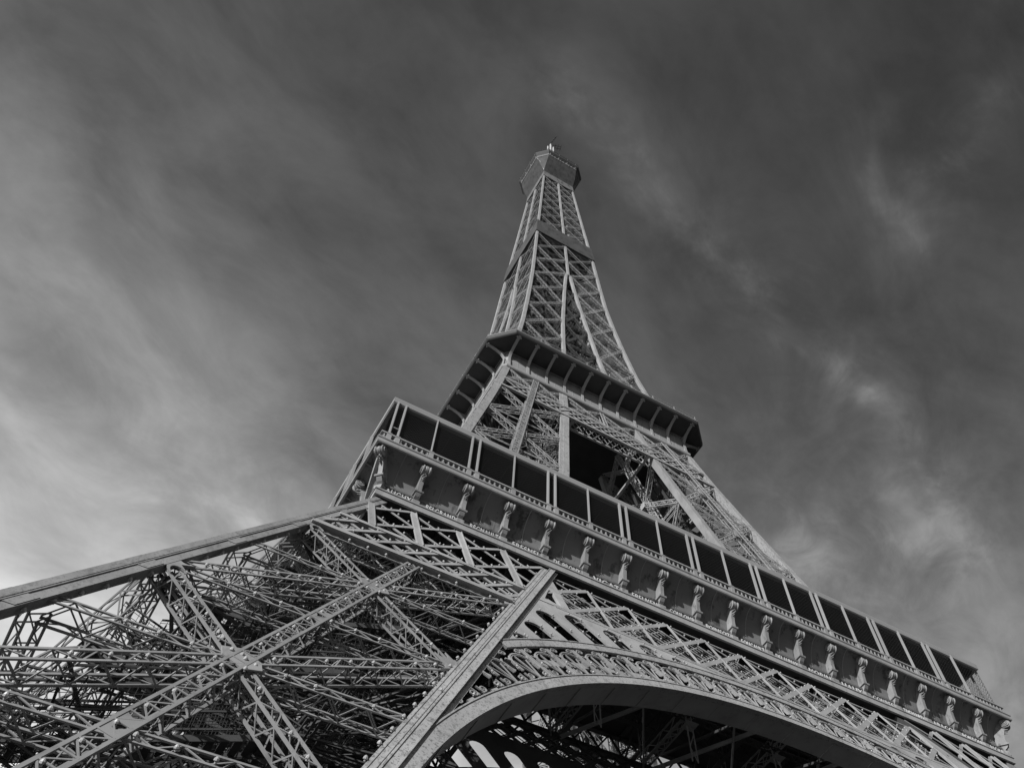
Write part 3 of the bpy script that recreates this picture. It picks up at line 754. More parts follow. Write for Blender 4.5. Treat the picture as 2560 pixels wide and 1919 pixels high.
def build_scroll():
    v = MB(); cx_, cz_ = 1.04, 56.20
    # rolled volute: a drum with three raised rolls, a coiled spiral on each cheek
    n = 22; prof = [(-0.36, 0.0), (-0.36, 0.38), (-0.32, 0.46), (-0.25, 0.46), (-0.19, 0.38), (-0.16, 0.38), (-0.09, 0.43), (0.09, 0.43), (0.16, 0.38), (0.19, 0.38), (0.25, 0.46), (0.32, 0.46), (0.36, 0.38), (0.36, 0.0)]
    v.sweep([[Vector((d, -(cx_ + (r - 0.04 * (r > 0)) * math.cos(2 * math.pi * i / n)), cz_ + (r - 0.04 * (r > 0)) * math.sin(2 * math.pi * i / n))) for d, r in prof] for i in range(n)], closed=True)
    for sg in (-1, 1):
        v.cyl((sg * 0.35, -cx_, cz_), (sg * 0.47, -cx_, cz_), 0.11, 10, 0.07)
        pts = []
        for j in range(30):
            f = j / 29; an = f * 2 * math.pi * 2.1 + 1.2; rr = 0.35 * (1 - 0.74 * f); pts.append(Vector((sg * (0.38 + 0.05 * f), -(cx_ + rr * math.cos(an)), cz_ + rr * math.sin(an))))
        for p_, q_ in zip(pts, pts[1:]): v.bar(p_, q_, 0.10, 0.075, (1, 0, 0))
    # leaf drop under the roll
    for dx, zz, r in ((0, 55.80, 0.15), (-0.12, 55.68, 0.10), (0.12, 55.68, 0.10), (0, 55.52, 0.11), (0, 55.36, 0.07)):
        v.cyl((dx, -(0.70 + (zz - 55.4) * 0.35), zz), (dx, -(0.98 + (zz - 55.4) * 0.35), zz - 0.06), r, 7, r * 0.4)
    return v
cons_me = None
for side_k in range(4):
    Rm = Matrix.Rotation(side_k * math.pi / 2, 4, 'Z')
    for i in range(0, 18):
        if cons_me is None:
            o = build_console().obj('console', CASTING, tower); s_ = build_scroll().obj('scroll', CASTING, o); cons_me = (o.data, s_.data)
        else:
            o = bpy.data.objects.new('console', cons_me[0]); COL.objects.link(o); o.parent = tower
            s_ = bpy.data.objects.new('scroll', cons_me[1]); COL.objects.link(s_); s_.parent = o
        if i == 0: L_ = Matrix.Translation((-33.60, -33.60, 0)) @ Matrix.Rotation(rad(-45), 4, 'Z') @ Matrix.Diagonal((1.0, 1.38, 1.0, 1.0))
        else: L_ = Matrix.Translation((-34.59 + BAY * i, -33.66, 0))
        o.matrix_basis = Rm @ L_
rb = MB(); pts = [Vector(q) for q in ((-33.9, -31.4, 52.5), (-34.1, -32.3, 52.95), (-34.3, -33.1, 53.6), (-34.45, -33.75, 54.5), (-34.55, -34.2, 55.4), (-34.6, -34.5, 56.2))]
for p_, q_ in zip(pts, pts[1:]): rb.bar(p_, q_, 0.34, 0.14, (1, 0.4, 0))
rb.obj('corner_rib', PAINT, tower)

# ================================================================== FIRST GALLERY
G0 = empty('first_gallery', tower)
mb = MB(); side(mb, [(33.2, 56.74), (35.05, 56.74), (35.12, 56.55), (35.30, 56.52), (35.36, 56.62), (35.36, 56.78), (35.28, 56.82), (35.32, 56.95), (35.40, 57.02), (35.40, 57.12), (33.2, 57.12)]); mb.obj('cornice', PAINT, G0)
bal = MB(); side(bal, [(34.95, 57.12), (35.18, 57.12), (35.18, 57.26), (34.95, 57.26)]); side(bal, [(34.93, 57.98), (35.20, 57.98), (35.20, 58.12), (34.93, 58.12)])
x = -34.9
while x < 34.9:
    bal.box(x - 0.05, x + 0.05, -35.12, -35.02, 57.25, 57.99); bal.box(x - 0.15, x + 0.15, -35.10, -35.04, 57.58, 57.66)
    bal.box(x - 0.09, x + 0.09, -35.11, -35.03, 57.90, 57.985); bal.box(x - 0.09, x + 0.09, -35.11, -35.03, 57.255, 57.33)
    x += 0.48
bal.obj('balustrade', PAINT, G0)
for i in range(18):
    xs = (-0.37, 0.37) if i % 2 == 0 else (0,)
    for dx in xs:
        x = -34.59 + BAY * i + dx
        mb = MB()
        if i == 0: x += 0.45
        wd = 0.095 if i % 2 == 0 else 0.05
        mb.box(x - wd, x + wd, -35.08, -34.86, 58.1, 62.95); mb.box(x - wd * 0.35, x + wd * 0.35, -35.13, -35.05, 58.15, 62.75)
        mb.box(x - 0.2, x + 0.2, -35.2, -34.9, 57.13, 58.2)
        mb.obj('post', ROOFM, G0)
    if i == 0:
        mb = MB(); mb.bar((-34.5, -35.0, 59.3), (-33.8, -35.0, 59.3), 0.08, 0.08); mb.obj('tie_bar', ROOFM, G0)
net = MB(); i = -34.6
while i < 34.6:
    for sg in (1, -1):
        x0, x1 = i, i + 4.8 * sg; z0, z1 = 58.15, 62.9
        if abs(x1) > 34.7:
            t = (34.7 * (1 if x1 > 0 else -1) - x0) / (x1 - x0); x1 = x0 + (x1 - x0) * t; z1 = z0 + (z1 - z0) * t
        net.bar((x0, -34.84, z0), (x1, -34.84, z1), 0.012, 0.012)
        if i - 4.8 * sg < -34.6 or i - 4.8 * sg > 34.6: pass
    i += 0.34
for j in range(11): net.bar((-34.7, -34.84, 58.3 + 0.45 * j), (34.7, -34.84, 58.3 + 0.45 * j), 0.008, 0.008)
net.obj('safety_netting', NETM, G0)
fas = [(30.0, 62.86), (34.60, 62.86), (34.86, 62.74), (34.98, 62.84)] + [(34.62 + 0.38 * math.cos(a), 63.35 + 0.38 * math.sin(a)) for a in [math.pi / 2 * i / 6 for i in range(0, 7)]] + [(30.0, 63.9)]
mb = MB(); side(mb, fas); mb.obj('roof', ROOFM, G0)
mb = MB(); side(mb, [(28.6, 57.12), (29.2, 57.12), (29.2, 62.86), (28.6, 62.86)]); mb.obj('glazed_wall', GLASSY, G0)
mb = MB()
for i in range(-27, 28, 3):
    mb = MB(); mb.box(i - 0.08, i + 0.08, -29.34, -29.2, 57.13, 62.85); mb.obj('mullion', DARK, G0)
mb = MB()
for i in range(-29, 30, 2):
    mb = MB(); mb.bar((i, -34.5, 62.66), (i, -30.0, 62.66), 0.1, 0.12); mb.obj('ceiling_rib', DARK, G0)
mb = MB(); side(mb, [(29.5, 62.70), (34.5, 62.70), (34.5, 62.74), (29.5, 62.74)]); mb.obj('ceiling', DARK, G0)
for k in (1, 2, 3): turn(G0, k, tower)
# first floor: deck with its well, and the girders under it
D0 = empty('first_floor', tower)
def frame_plate(mb, r_out, r_in, z0, z1):
    rings = []
    for (sx_, sy_) in ((-1, -1), (1, -1), (1, 1), (-1, 1)): rings.append([(sx_ * r_in, sy_ * r_in, z0), (sx_ * r_out, sy_ * r_out, z0), (sx_ * r_out, sy_ * r_out, z1), (sx_ * r_in, sy_ * r_in, z1)])
    mb.sweep(rings, closed=True)
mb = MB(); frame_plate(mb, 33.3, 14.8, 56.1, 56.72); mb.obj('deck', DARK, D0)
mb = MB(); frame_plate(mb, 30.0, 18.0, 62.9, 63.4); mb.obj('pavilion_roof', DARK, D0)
mb = MB(); frame_plate(mb, 15.0, 14.85, 56.72, 58.6); mb.obj('well_wall', GLASSY, D0)
for i in (-26.9, -21.2, -15.4, -7.7, 0.0, 7.7, 15.4, 21.2, 26.9):
    for ax in (0, 1):
        mb = MB()
        f = (lambda a, b, z: (a, b, z)) if ax == 0 else (lambda a, b, z: (b, a, z))
        zt = 55.95 - 0.15 * ax
        spans = [(-33, 33)] if abs(i) > 15 else [(-33, -15.2), (15.2, 33)]
        for a0, a1 in spans:
            mb = MB()
            for z in (52.6 + 0.1 * ax, zt): mb.bar(f(i, a0, z), f(i, a1, z), 0.5, 0.12, f(1, 0, 0))
            n = max(2, int((a1 - a0) / 2.6))
            for j in range(n):
                b0 = a0 + (a1 - a0) * j / n; b1 = a0 + (a1 - a0) * (j + 1) / n
                mb.bar(f(i, b0, 52.6), f(i, b1, zt), 0.16, 0.16); mb.bar(f(i, b1, 52.6), f(i, b0, zt), 0.16, 0.16)
            mb.obj('floor_girder', INNER, D0)
for k in range(4):
    Rk = Matrix.Rotation(k * math.pi / 2, 4, 'Z')
    T_ = lambda x, y, z: Rk @ Vector((x, y, z))
    Z_ = (0, 0, -1)
    for x0 in (-19.2, -9.6, 0.0, 9.6):
        for fl in (0, 1):                                      # flat diagonals of the wind bracing
            a, b = (T_(x0, -33.2, 50.2), T_(x0 + 9.6, -18.6, 50.2)) if fl else (T_(x0 + 9.6, -33.2, 50.45), T_(x0, -18.6, 50.45))
            mb = MB(); mb.bar(a, b, 0.36, 0.14, (0, 0, 1)); mb.obj('wind_brace', PAINT, D0)
    for x0 in (-19.2, -9.6, 0.0, 9.6, 19.2):
        mb = MB(); mb.lattice(T_(x0, -33.4, 50.9), T_(x0, -18.4, 50.9), Z_, 1.0, 0.9, 0.14, 0.09, 1.1, 'fxs'); mb.obj('cross_girder', PAINT, D0)
        for y0 in (-26.0, -18.9):
            mb = MB(); mb.lattice(T_(x0, y0, 46.8), T_(x0, y0, 56.0), Rk @ Vector((0, -1, 0)), 0.7, 0.0, 0.11, 0.07, 1.3, 'f'); mb.obj('hanger', PAINT, D0)
        mb = MB(); mb.bar(T_(x0, -33.0, 46.0), T_(x0 + 2.0, -19.0, 52.5), 0.2, 0.2); mb.obj('raking_tube', INNER, D0)
        mb = MB(); c = T_(x0, -26.0, 50.1); mb.bar(c - Rk @ Vector((0.6, 0, 0)), c + Rk @ Vector((0.6, 0, 0)), 1.1, 0.05, Rk @ Vector((0, 1, 0))); mb.obj('node_plate', PAINT, D0)
    mb = MB(); mb.lattice(T_(-20, -26.0, 50.85), T_(20, -26.0, 50.85), Z_, 0.8, 0.7, 0.13, 0.08, 1.1, 'fx'); mb.obj('stringer', INNER, D0)

# ================================================================== UPPER LEGS (first to second floor)
def fr(x, z, d=0.0): return Vector((x, -w(z) - d, z))
ROW2 = [57.0, 60.5, 70.6, 80.8, 90.8, 101.0]
def build_upper():
    U = empty('upper_leg', tower)          # front-left leg of the second stage
    def outer(z): return -w(z)
    def inner(z): return -wi(z)
    zs = [56.5, 68, 80, 92.4, 101.4, 110.0]
    for (fa, fb) in ((0, 0), (1, 0), (0, 1), (1, 1)):
        mb = MB(); rings = []
        for z in zs:
            x0 = outer(z) if fa == 0 else inner(z) - 0.85; y0 = outer(z) if fb == 0 else inner(z) - 0.85
            wx = 1.05 if fa == 0 else 0.85; wy = 1.05 if fb == 0 else 0.85
            rings.append([(x0, y0, z), (x0 + wx, y0, z), (x0 + wx, y0 + wy, z), (x0, y0 + wy, z)])
        mb.sweep(rings)
        if fa == 1 and fb == 0:
            rings = [[(inner(z) - 1.35, -w(z) + 0.05, z), (inner(z) - 0.85, -w(z) + 0.05, z), (inner(z) - 0.85, -w(z) + 0.3, z), (inner(z) - 1.35, -w(z) + 0.3, z)] for z in zs]
            mb.sweep(rings)
        mb.obj('corner_girder', PAINT if fb else WORN, U)
    fac = [
        (lambda s, z: Vector((outer(z) + 1.0 + (inner(z) - outer(z) - 1.9) * s, -w(z) + 0.05, z)), Vector((0, -1, 0.23)), 0),
        (lambda s, z: Vector((-w(z) + 0.05, outer(z) + 1.0 + (inner(z) - outer(z) - 1.9) * s, z)), Vector((-1, 0, 0.23)), 0),
        (lambda s, z: Vector((outer(z) + 1.0 + (inner(z) - outer(z) - 1.9) * s, inner(z) - 0.1, z)), Vector((0, 1, -0.16)), 1),
        (lambda s, z: Vector((inner(z) - 0.1, outer(z) + 1.0 + (inner(z) - outer(z) - 1.9) * s, z)), Vector((1, 0, -0.16)), 1)]
    for fi, (F, nr, back) in enumerate(fac):
        for z0, z1 in zip(ROW2[1:], ROW2[2:]):
            for fl in (0, 1):
                mb = MB(); mb.lattice(F(fl, z0), F(1 - fl, z1), nr, 0.70, 0.75, 0.11, 0.07, 0.9, 'fsb', inset=0.02 + 0.06 * fl); mb.obj('cross_brace', PAINT, U)
        for z in ROW2[2:5]:
            mb = MB(); mb.lattice(F(0, z), F(1, z), nr, 0.36, 0.7, 0.09, 0.06, 0.8, 'f', inset=0.15); mb.obj('horizontal_strut', PAINT, U)
        # panel above the belt: crosses either side of the median
        for s0, s1 in ((0, 0.5), (0.5, 1)):
            for fl in (0, 1):
                mb = MB(); a, b = (s0, s1) if fl else (s1, s0)
                mb.lattice(F(a, 105.4), F(b, 110.0), nr, 0.6, 0.6, 0.12, 0.08, 0.8, 'fsb', inset=0.02 + 0.06 * fl); mb.obj('cross_brace', PAINT, U)
        mb = MB(); mb.lattice(F(0.5, 57), F(0.5, 110.2), nr, 1.0, 0.9, 0.15, 0.10, 0.8, 'fxb', rung=True, inset=-0.08)
        for z in (75.7, 85.8, 95.9):
            c = F(0.5, z); mb.bar(c + Vector((0, 0, -0.55)) + nr * 0.1, c + Vector((0, 0, 0.55)) + nr * 0.1, 1.0, 0.06, nr.cross(Vector((0, 0, 1))))
        mb.obj('median_girder', PAINT, U)
    ins = MB()
    for z0, z1 in zip(ROW2[1:], ROW2[2:]):
        c = [Vector((outer(z0) + 1, outer(z0) + 1, z0)), Vector((inner(z0) - 1, outer(z0) + 1, z0)), Vector((inner(z0) - 1, inner(z0) - 1, z0)), Vector((outer(z0) + 1, inner(z0) - 1, z0))]
        ins.lattice(c[0], c[2], (0, 0, 1), 0.5, 0.4, 0.1, 0.06, 0.9, 'f'); ins.lattice(c[1], c[3], (0, 0, 1), 0.5, 0.4, 0.1, 0.06, 0.9, 'f', inset=0.45)
        m0 = sum(c, Vector()) / 4
        for k in range(5):
            z = z0 + (z1 - z0) * k / 5; h = (inner(z) - outer(z)) / 2; ctr = Vector(((inner(z) + outer(z)) / 2, (inner(z) + outer(z)) / 2, z))
            for sgx in (-1, 1):
                for sgy in (-1, 1): ins.bar(ctr + Vector((sgx * 1.6, sgy * 1.6, 0)), ctr + Vector((sgx * 1.6 * (1 if k % 2 else -1), sgy * 1.6, 2.0)) + Vector((0.46, 0.46, 0)), 0.09, 0.09)
            ins.bar(ctr + Vector((-1.6, -1.6, 0)), ctr + Vector((1.6, -1.6, 1.0)), 0.9, 0.06, (0, 1, 0)); ins.bar(ctr + Vector((1.6, 1.6, 1.0)), ctr + Vector((-1.6, 1.6, 2.0)), 0.9, 0.06, (0, 1, 0))
            ins.bar(ctr + Vector((-h + 1, -h + 0.8, 0)), ctr + Vector((-1.6, -1.6, 0)), 0.1, 0.1); ins.bar(ctr + Vector((h - 1, -h + 0.8, 0)), ctr + Vector((1.6, -1.6, 0)), 0.1, 0.1)
    for sgx in (-1, 1):
        for sgy in (-1, 1):
            for z0, z1 in zip(zs, zs[1:]):
                f = lambda z: Vector(((inner(z) + outer(z)) / 2 + sgx * 1.6, (inner(z) + outer(z)) / 2 + sgy * 1.6, z)); ins.bar(f(z0), f(z1), 0.14, 0.14)
    ins.obj('stair_lattice', INNER, U)
    for q in (-2.6, 2.6):
        mb = MB()
        for z0, z1 in zip(zs, zs[1:]):
            f = lambda z: Vector(((inner(z) + outer(z)) / 2 + q, inner(z) - 3.0, z)); mb.bar(f(z0), f(z1), 0.5, 0.35)
        mb.obj('lift_rail', DARK, U)
    return U
up0 = build_upper()
for k in (1, 2, 3): turn(up0, k, tower)
# belt under the second floor
B2 = empty('upper_belt', tower)
for z, wd, dp in ((104.5, 0.26, 0.12), (104.05, 0.10, 0.06), (101.35, 0.14, 0.06), (101.0, 0.34, 0.16)):
    mb = MB(); mb.bar((-w(z) + 0.9, -w(z) - dp + 0.2, z), (w(z) - 0.9, -w(z) - dp + 0.2, z), wd, 0.4, (0, 0, 1)); mb.obj('chord', PAINT, B2)
mb = MB(); i = -22.0
while i < 22:
    for sg in (1, -1):
        z0, z1 = 101.2, 104.3; x0 = i; x1 = i + 3.1 * sg / 0.92 * 1.0
        if abs(x0) < w(101) - 1 and abs(x1) < w(104) - 1: mb.bar(fr(x0, z0, 0.02 + 0.05 * sg), fr(x1, z1, 0.02 + 0.05 * sg), 0.22 if sg > 0 else 0.26, 0.05, (1, 0, 0))
    i += 1.55
mb.obj('strip_lattice', PAINT, B2)
mb = MB(); i = -10.0
while i < 10:
    for sg in (1, -1): mb.bar((i, -w(102) + 1.6, 101.2), (i + 2.2 * sg, -w(102) + 1.6, 104.3), 0.10, 0.05, (1, 0, 0))
    i += 1.1
for a in (-6.5, 6.5): mb.bar((a, -w(101), 101.0), (a, -4, 101.0), 0.4, 0.4)
mb.bar((-7, -w(101) + 1.7, 101.0), (7, -w(101) + 1.7, 101.0), 0.3, 0.3)
mb.obj('rear_lattice', PAINT, B2)
# crosses over the belt between the legs
mb = MB()
for s0, s1 in ((-6.6, 0), (0, 6.6)):
    for fl in (0, 1):
        a, b = (s0, s1) if fl else (s1, s0)
        mb.lattice(fr(a, 105.2), fr(b * 0.93, 110.0), (0, -1, 0.2), 0.55, 0.5, 0.12, 0.08, 0.8, 'fsb', inset=0.1 + 0.06 * fl)
mb.lattice(fr(0, 104.6), fr(0, 110), (0, -1, 0.2), 0.7, 0.6, 0.12, 0.08, 0.8, 'fx')
mb.obj('strip_lattice', PAINT, B2)
for k in (1, 2, 3): turn(B2, k, tower)

# ================================================================== SECOND GALLERY
H0 = empty('second_gallery', tower)
def oct_pts(r, c): return [(-r + c, -r), (r - c, -r), (r, -r + c), (r, r - c), (r - c, r), (-r + c, r), (-r, r - c), (-r, -r + c)]
def oct_ring(mb, prof):
    """profile points (half-width, corner cut, height)"""
    loops = [[(x, y, z) for x, y in oct_pts(r, c)] for r, c, z in prof]
    mb.sweep([[lp[i] for lp in loops] for i in range(8)], closed=True)
mb = MB(); oct_ring(mb, [(15.6, 0.3, 110.05), (17.50, 0.5, 110.05), (17.62, 0.55, 110.2), (17.66, 0.55, 110.5), (17.55, 0.55, 110.8), (17.30, 0.5, 111.1), (15.6, 0.3, 111.1)]); mb.obj('base_moulding', PAINT, H0)
mb = MB(); oct_ring(mb, [(16.7, 0.4, 111.05), (17.05, 0.45, 111.05), (17.05, 0.45, 115.1), (16.7, 0.4, 115.1)]); mb.obj('gallery_wall', PAINT, H0)
mb = MB(); frame_plate(mb, 16.8, 3.0, 114.2, 114.9); mb.obj('deck', DARK, H0)
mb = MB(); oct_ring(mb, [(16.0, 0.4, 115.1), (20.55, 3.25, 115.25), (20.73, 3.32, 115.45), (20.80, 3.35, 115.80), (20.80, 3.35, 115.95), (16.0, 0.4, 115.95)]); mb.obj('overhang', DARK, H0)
mb = MB(); oct_ring(mb, [(20.70, 3.31, 115.98), (20.84, 3.36, 115.98), (20.84, 3.36, 116.10), (20.70, 3.31, 116.10)]); mb.obj('edge_trim', ROOFM, H0)
mb = MB(); oct_ring(mb, [(17.15, 0.45, 115.0), (17.25, 0.5, 115.0), (17.25, 0.5, 115.2), (17.15, 0.45, 115.2)])
for i in range(4):
    R4_ = Matrix.Rotation(i * math.pi / 2, 4, 'Z')
    for j in range(11):
        x = -16.6 + 3.32 * j + 1.66
        if x < 16.6:
            a, b = R4_ @ Vector((x, -17.06, 111.2)), R4_ @ Vector((x, -17.06, 115.1)); mb.bar(a, b, 0.06, 0.05)
mb.obj('wall_seam', PAINT, H0)
rail = MB()
for zz in (116.7, 117.3): oct_ring(rail, [(20.60, 3.28, zz), (20.65, 3.3, zz), (20.65, 3.3, zz + 0.05), (20.60, 3.28, zz + 0.05)])
for i in range(4):
    R4_ = Matrix.Rotation(i * math.pi / 2, 4, 'Z')
    for j in range(9): p_ = R4_ @ Vector((-17.2 + 4.3 * j, -20.62, 116.0)); rail.bar(p_, p_ + Vector((0, 0, 1.35)), 0.08, 0.08)
rail.obj('railing', PAINT, H0)
br_me = None
def build_bracket():
    c = MB(); path = [(17.36, 111.0), (17.30, 112.0), (17.26, 112.9)] + [(17.14 + 3.35 * (1 - math.cos(a)), 112.9 + 2.35 * math.sin(a)) for a in [math.pi / 2 * i / 9 for i in range(1, 10)]]
    for (r0, z0), (r1, z1) in zip(path, path[1:]): c.bar((0, -r0, z0), (0, -r1, z1), 0.46, 0.10, (1, 0, 0))
    web = [(r, z) for r, z in path] + [(16.9, 115.2), (16.9, 111.4)]
    c.prism([web], lambda r, z, d: Vector((d, -r, z)), -0.05, 0.05)
    for sg in (-1, 1): c.cyl((sg * 0.32, -20.2, 115.22), (sg * 0.32, -20.2, 115.05), 0.12, 6)
    return c
for sk in range(4):
    for j in range(11):
        if br_me is None: o = build_bracket().obj('bracket', PAINT, H0); br_me = o.data
        else: o = bpy.data.objects.new('bracket', br_me); COL.objects.link(o); o.parent = H0
        o.matrix_basis = Matrix.Rotation(sk * math.pi / 2, 4, 'Z') @ Matrix.Translation((-16.6 + 3.32 * j, 0, 0))

# ================================================================== SPIRE
SP = empty('spire', tower)
R3 = [111.4, 116.6, 127.3, 137.95, 148.7, 158.9, 169.4, 179.0, 188.5, 198.6, 207.9, 216.4, 224.6, 232.4, 240.4, 247.6, 254.6, 261.2, 266.9]
def build_spire_side():
    T = empty('spire_face', tower)
    zs = [111] + [r for r in R3 if r > 112]
    # outer corner girder (one per side: the left end)
    mb = MB(); rings = []
    for z in zs: gw = 0.64 if z < 150 else 0.64 - 0.15 * (z - 150) / 120; rings.append([(-w(z), -w(z), z), (-w(z) + gw, -w(z), z), (-w(z) + gw, -w(z) + gw, z), (-w(z), -w(z) + gw, z)])
    mb.sweep(rings); mb.obj('corner_girder', SPIREP, T)
    # inner girders, which run together higher up
    for sg in (-1, 1):
        mb = MB(); rings = []
        for z in zs:
            if z > 181: break
            xi = wi(z); rings.append([(sg * (xi + 0.58), -w(z), z), (sg * xi, -w(z), z), (sg * xi, -w(z) + 0.6, z), (sg * (xi + 0.58), -w(z) + 0.6, z)][::sg])
        mb.sweep(rings); mb.obj('inner_girder', SPIREP, T)
    mb = MB(); rings = [[(-0.28, -w(z), z), (0.28, -w(z), z), (0.28, -w(z) + 0.5, z), (-0.28, -w(z) + 0.5, z)] for z in zs if z >= 179]
    mb.sweep(rings); mb.obj('median_girder', SPIREP, T)
    for z0, z1 in zip(R3, R3[1:]):
        hs = MB()
        if z0 < 112: z0 = 111.8
        for sg in (-1, 1):
            lt = MB()
            def F(s, z): a, b = w(z) - 0.9, wi(z) + 0.7 * (z < 179) + 0.1; return Vector((sg * (a + (b - a) * s), -w(z) + 0.04, z))
            k = 1.0 if z0 < 180 else 0.75
            for fl in (0, 1): lt.lattice(F(fl, z0 + 0.2), F(1 - fl, z1 - 0.2), (0, -1, 0.1), 0.60 * k, 0.62 * k, 0.085 * k, 0.05 * k, 0.7, 'fs' if z0 < 180 else 'f', inset=0.02 + 0.07 * fl)
            lt.obj('cross_brace', SPIREP, T)
            zm = (z0 + z1) / 2
            for a_, b_ in ((0.0, 0.5), (0.5, 1.0)):
                for fl in (0, 1):
                    hs.bar(F(b_ if fl else a_, z0) + Vector((0, 0.4, 0)), F(a_ if fl else b_, zm) + Vector((0, 0.4, 0)), 0.08, 0.05); hs.bar(F(b_ if fl else a_, zm) + Vector((0, 0.4, 0)), F(a_ if fl else b_, z1) + Vector((0, 0.4, 0)), 0.08, 0.05)
            for a_, b_ in ((0.0, 0.5), (1.0, 0.5)):
                hs.bar(F(a_, zm) + Vector((0, 0.7, 0)), F(b_, z1) + Vector((0, 0.7, 0)), 0.10, 0.06); hs.bar(F(a_, zm) + Vector((0, 0.7, 0)), F(b_, z0) + Vector((0, 0.7, 0)), 0.10, 0.06)
            hs.lattice(F(0, z1), F(1, z1), (0, -1, 0.1), 0.34 * k, 0.5 * k, 0.10 * k, 0.07, 0.8, 'f', inset=0.16)
        if z1 < 178:
            for fl in (0, 1):
                a, b = (-1, 1) if fl else (1, -1)
                if wi(z0) > 1.5: hs.lattice((a * wi(z0), -w(z0) + 0.3, z0), (b * wi(z1), -w(z1) + 0.3, z1), (0, -1, 0.1), 0.5, 0.4, 0.11, 0.08, 0.9, 'f', inset=0.05 * fl)
            hs.lattice((-wi(z1), -w(z1) + 0.3, z1), (wi(z1), -w(z1) + 0.3, z1), (0, -1, 0.1), 0.5, 0.4, 0.12, 0.08, 0.8, 'fx')
        hs.obj('strut_lattice', INNER, T)
    # legs' inner faces inside the shaft
    iv = MB()
    for z0, z1 in zip(R3[1:], R3[2:]):
        if z1 > 181: break
        for sg in (-1, 1):
            def F(s, z): a, b = -w(z) + 0.9, -wi(z) - 0.6; return Vector((sg * (wi(z) + 0.3), a + (b - a) * s, z))
            for fl in (0, 1): iv.lattice(F(fl, z0), F(1 - fl, z1), (sg, 0, 0), 0.5, 0.4, 0.11, 0.08, 1.0, 'f', inset=0.06 * fl)
            iv.bar(F(0, z1), F(1, z1), 0.3, 0.3)
    iv.obj('inner_lattice', INNER, T)
    return T
sf0 = build_spire_side()
for k in (1, 2, 3): turn(sf0, k, tower)
core = MB()
for (x, y) in ((-1.5, -1.5), (1.5, -1.5), (1.5, 1.5), (-1.5, 1.5), (-1.5, 0), (1.5, 0)): core.bar((x, y, 115), (x, y, 270), 0.22, 0.22)
z = 115.0; i = 0
while z < 268:
    for k in range(4):
        Rk = Matrix.Rotation(k * math.pi / 2, 4, 'Z'); s = 1 if i % 2 else -1
        core.bar(Rk @ Vector((-1.5 * s, -1.5, z)), Rk @ Vector((1.5 * s, -1.5, z + 2.4)), 0.12, 0.12); core.bar(Rk @ Vector((-1.5, -1.5, z)), Rk @ Vector((1.5, -1.5, z)), 0.12, 0.12)
    z += 2.4; i += 1
core.obj('lift_shaft_lattice', INNER, SP)
sc = MB(); z = 116.0; k = 0
while z < 264:
    h = max(2.2, w(z) * 0.42); Rk = Matrix.Rotation(k * math.pi / 2, 4, 'Z')
    P, Q = Rk @ Vector((-h, -h, z)), Rk @ Vector((h, -h, z + 2.2)); sc.bar(P, Q, 0.9, 0.08, Rk @ Vector((0, 1, 0))); sc.bar(P + Vector((0, 0, 1.1)), Q + Vector((0, 0, 1.1)), 0.07, 0.07)
    sc.bar(P, P + Vector((0, 0, 2.2)), 0.14, 0.14)
    z += 2.2; k += 1
sc.obj('spiral_stair', INNER, SP)
for r in R3[1:-1]:
    pl = MB()
    h = w(r) - 0.6
    for a, b in (((-h, -h), (h, h)), ((-h, h), (h, -h))): pl.bar((a[0], a[1], r), (b[0], b[1], r), 0.3, 0.3)
    for q in (-1.6, 1.6): pl.bar((-h, q, r + 0.05), (h, q, r + 0.05), 0.2, 0.2); pl.bar((q, -h, r - 0.05), (q, h, r - 0.05), 0.2, 0.2)
    pl.obj('plan_lattice', INNER, SP)
mb = MB(); mb.sweep([[(sx_ * (w(z) + 0.22), sy_ * (w(z) + 0.22), z) for sx_, sy_ in ((-1, -1), (1, -1), (1, 1), (-1, 1))] for z in (199.3, 208.6)]); mb.obj('sheeted_band', BAND, SP)
mb = MB(); mb.sweep([[(sx_ * (w(z) + 0.12), sy_ * (w(z) + 0.12), z) for sx_, sy_ in ((-1, -1), (1, -1), (1, 1), (-1, 1))] for z in (261.3, 267.0)]); mb.obj('top_collar', COVE, SP)

# ================================================================== TOP CABIN AND ANTENNAS
TC = empty('top_cabin', tower)
mb = MB(); mb.sweep([[(x, y, z) for x, y in oct_pts(r, c)] for r, c, z in ((5.62, 0.05, 266.9), (6.0, 0.35, 268.3), (7.0, 1.3, 271.3), (8.0, 2.4, 275.2), (8.45, 3.0, 278.0))]); mb.obj('flared_soffit', SHEET, TC)
mb = MB(); oct_ring(mb, [(8.3, 2.95, 278.0), (8.62, 3.1, 278.0), (8.66, 3.12, 278.45), (8.3, 2.95, 278.45)]); oct_ring(mb, [(8.35, 2.97, 278.75), (8.66, 3.12, 278.75), (8.66, 3.12, 279.1), (8.35, 2.97, 279.1)]); mb.obj('edge_trim', ROOFM, TC)
mb = MB(); oct_ring(mb, [(8.0, 2.9, 278.5), (8.45, 3.05, 278.5), (8.6, 3.1, 279.15), (9.30, 3.38, 280.2), (9.38, 3.4, 281.2), (9.38, 3.4, 281.5), (6.0, 2.0, 281.6), (6.0, 2.0, 278.6)]); mb.obj('parapet', DARK, TC)
mb = MB(); mb.sweep([[(x, y, z) for x, y in oct_pts(r, c)] for r, c, z in ((6.0, 2.0, 281.0), (5.4, 1.8, 285.5))]); mb.obj('upper_cabin', DARK, TC)
mb = MB()
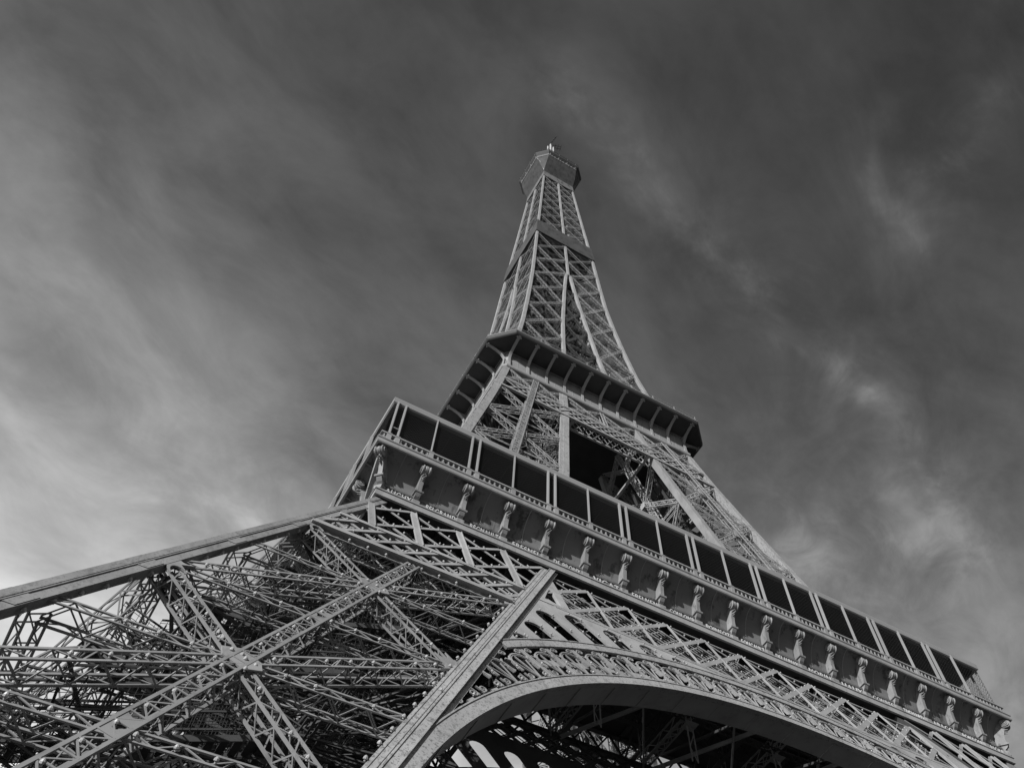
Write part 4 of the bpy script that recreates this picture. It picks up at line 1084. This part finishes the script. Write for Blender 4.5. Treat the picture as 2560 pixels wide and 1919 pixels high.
for i in range(8):
    for p_, q_ in zip(oct_pts(8.75, 3.15)[i:i + 1], (oct_pts(8.75, 3.15) * 2)[i + 1:i + 2]):
        P, Q = Vector((*p_, 280.7)), Vector((*q_, 280.7)); n = max(2, int((Q - P).length / 2.2))
        for j in range(n): c = P.lerp(Q, j / n); mb.bar(c, c + Vector((0, 0, 1.3)), 0.10, 0.10)
        mb.bar(P + Vector((0, 0, 1.3)), Q + Vector((0, 0, 1.3)), 0.09, 0.09)
mb.obj('railing', DARK, TC)
for q in range(10):
    x = -5.0 + 10.0 * q / 9
    for k in range(4):
        Rk = Matrix.Rotation(k * math.pi / 2, 4, 'Z'); a = MB(); a.bar(Rk @ Vector((x, -8.70, 278.3)), Rk @ Vector((x, -9.32, 282.2)), 0.16, 0.12); a.obj('rail_post', ROOFM if q % 3 == 0 else DARK, TC)
mb = MB(); oct_ring(mb, [(9.26, 3.36, 282.2), (9.38, 3.4, 282.2), (9.38, 3.4, 282.35), (9.26, 3.36, 282.35)]); mb.obj('top_rail', DARK, TC)
a = MB()
for P_, Q_ in zip([(-8.5, -5.4, 277.9), (-7.4, -5.9, 274.0), (-6.4, -5.7, 270.6)], [(-7.4, -5.9, 274.0), (-6.4, -5.7, 270.6), (-5.75, -5.75, 267.2)]): a.bar(P_, Q_, 0.12, 0.12)
a.obj('cable', WHITE, TC)
b = MB(); bx, by = -4.7, -6.2
b.cyl((bx, by, 281), (bx, by, 286.2), 1.55, 16); b.cyl((bx, by, 286.2), (bx, by, 286.7), 1.75, 16, 1.6); b.cyl((bx, by, 286.7), (bx, by, 288.3), 1.2, 14, 1.1); b.cyl((bx, by, 288.3), (bx, by, 289.3), 1.15, 14, 0.3)
b.obj('beacon', DARK, TC)
mst = MB()
for dx, dy, r, z1 in ((0, 0, 0.42, 329.5), (-1.1, 0.3, 0.30, 325.5), (1.15, -0.2, 0.34, 326.5)): mst.cyl((dx, dy, 283), (dx, dy, z1), r, 12)
mo = mst.obj('antenna_mast', WHITE, TC)
for (P, U_, V_) in (((0.0, -0.5, 331), (0.2, -0.9, 0.5), (1, 0.1, 0.1)), ((1.0, 0.0, 329), (0.95, -0.3, 0.1), (0.1, -0.3, 0.95))):
    a = MB(); P = Vector(P); U_ = Vector(U_).normalized(); V_ = Vector(V_).normalized(); X_ = U_.cross(V_)
    for q in (-0.55, 0.55): a.bar(P + X_ * q, P + X_ * q + U_ * 3.4, 0.17, 0.17)
    for t in (1.0, 2.1, 3.3): a.bar(P + U_ * t - X_ * 1.5, P + U_ * t + X_ * 1.5, 0.13, 0.13)
    a.bar(P, P + Vector((0, 0, -3)), 0.12, 0.12)
    a.obj('dipole_array', DARK, TC)
for (x, y, h, r) in ((5.9, -8.3, 284.6, 0.24), (6.5, -8.1, 284.2, 0.24), (6.2, -7.6, 284.4, 0.2), (3.4, -8.7, 284.0, 0.09)):
    a = MB(); a.cyl((x, y, 280.6), (x, y, h), r, 10); a.obj('aerial_tube', WHITE, TC)
for (x, y, h) in ((-6.3, -6.6, 290.5), (-3.0, -7.5, 290.0), (-5.2, -6.2, 292.5), (-1.4, -8.3, 287.0), (2.0, -8.5, 283.8)):
    a = MB(); a.bar((x, y, 281), (x, y, h), 0.08, 0.08); a.obj('whip_aerial', DARK, TC)
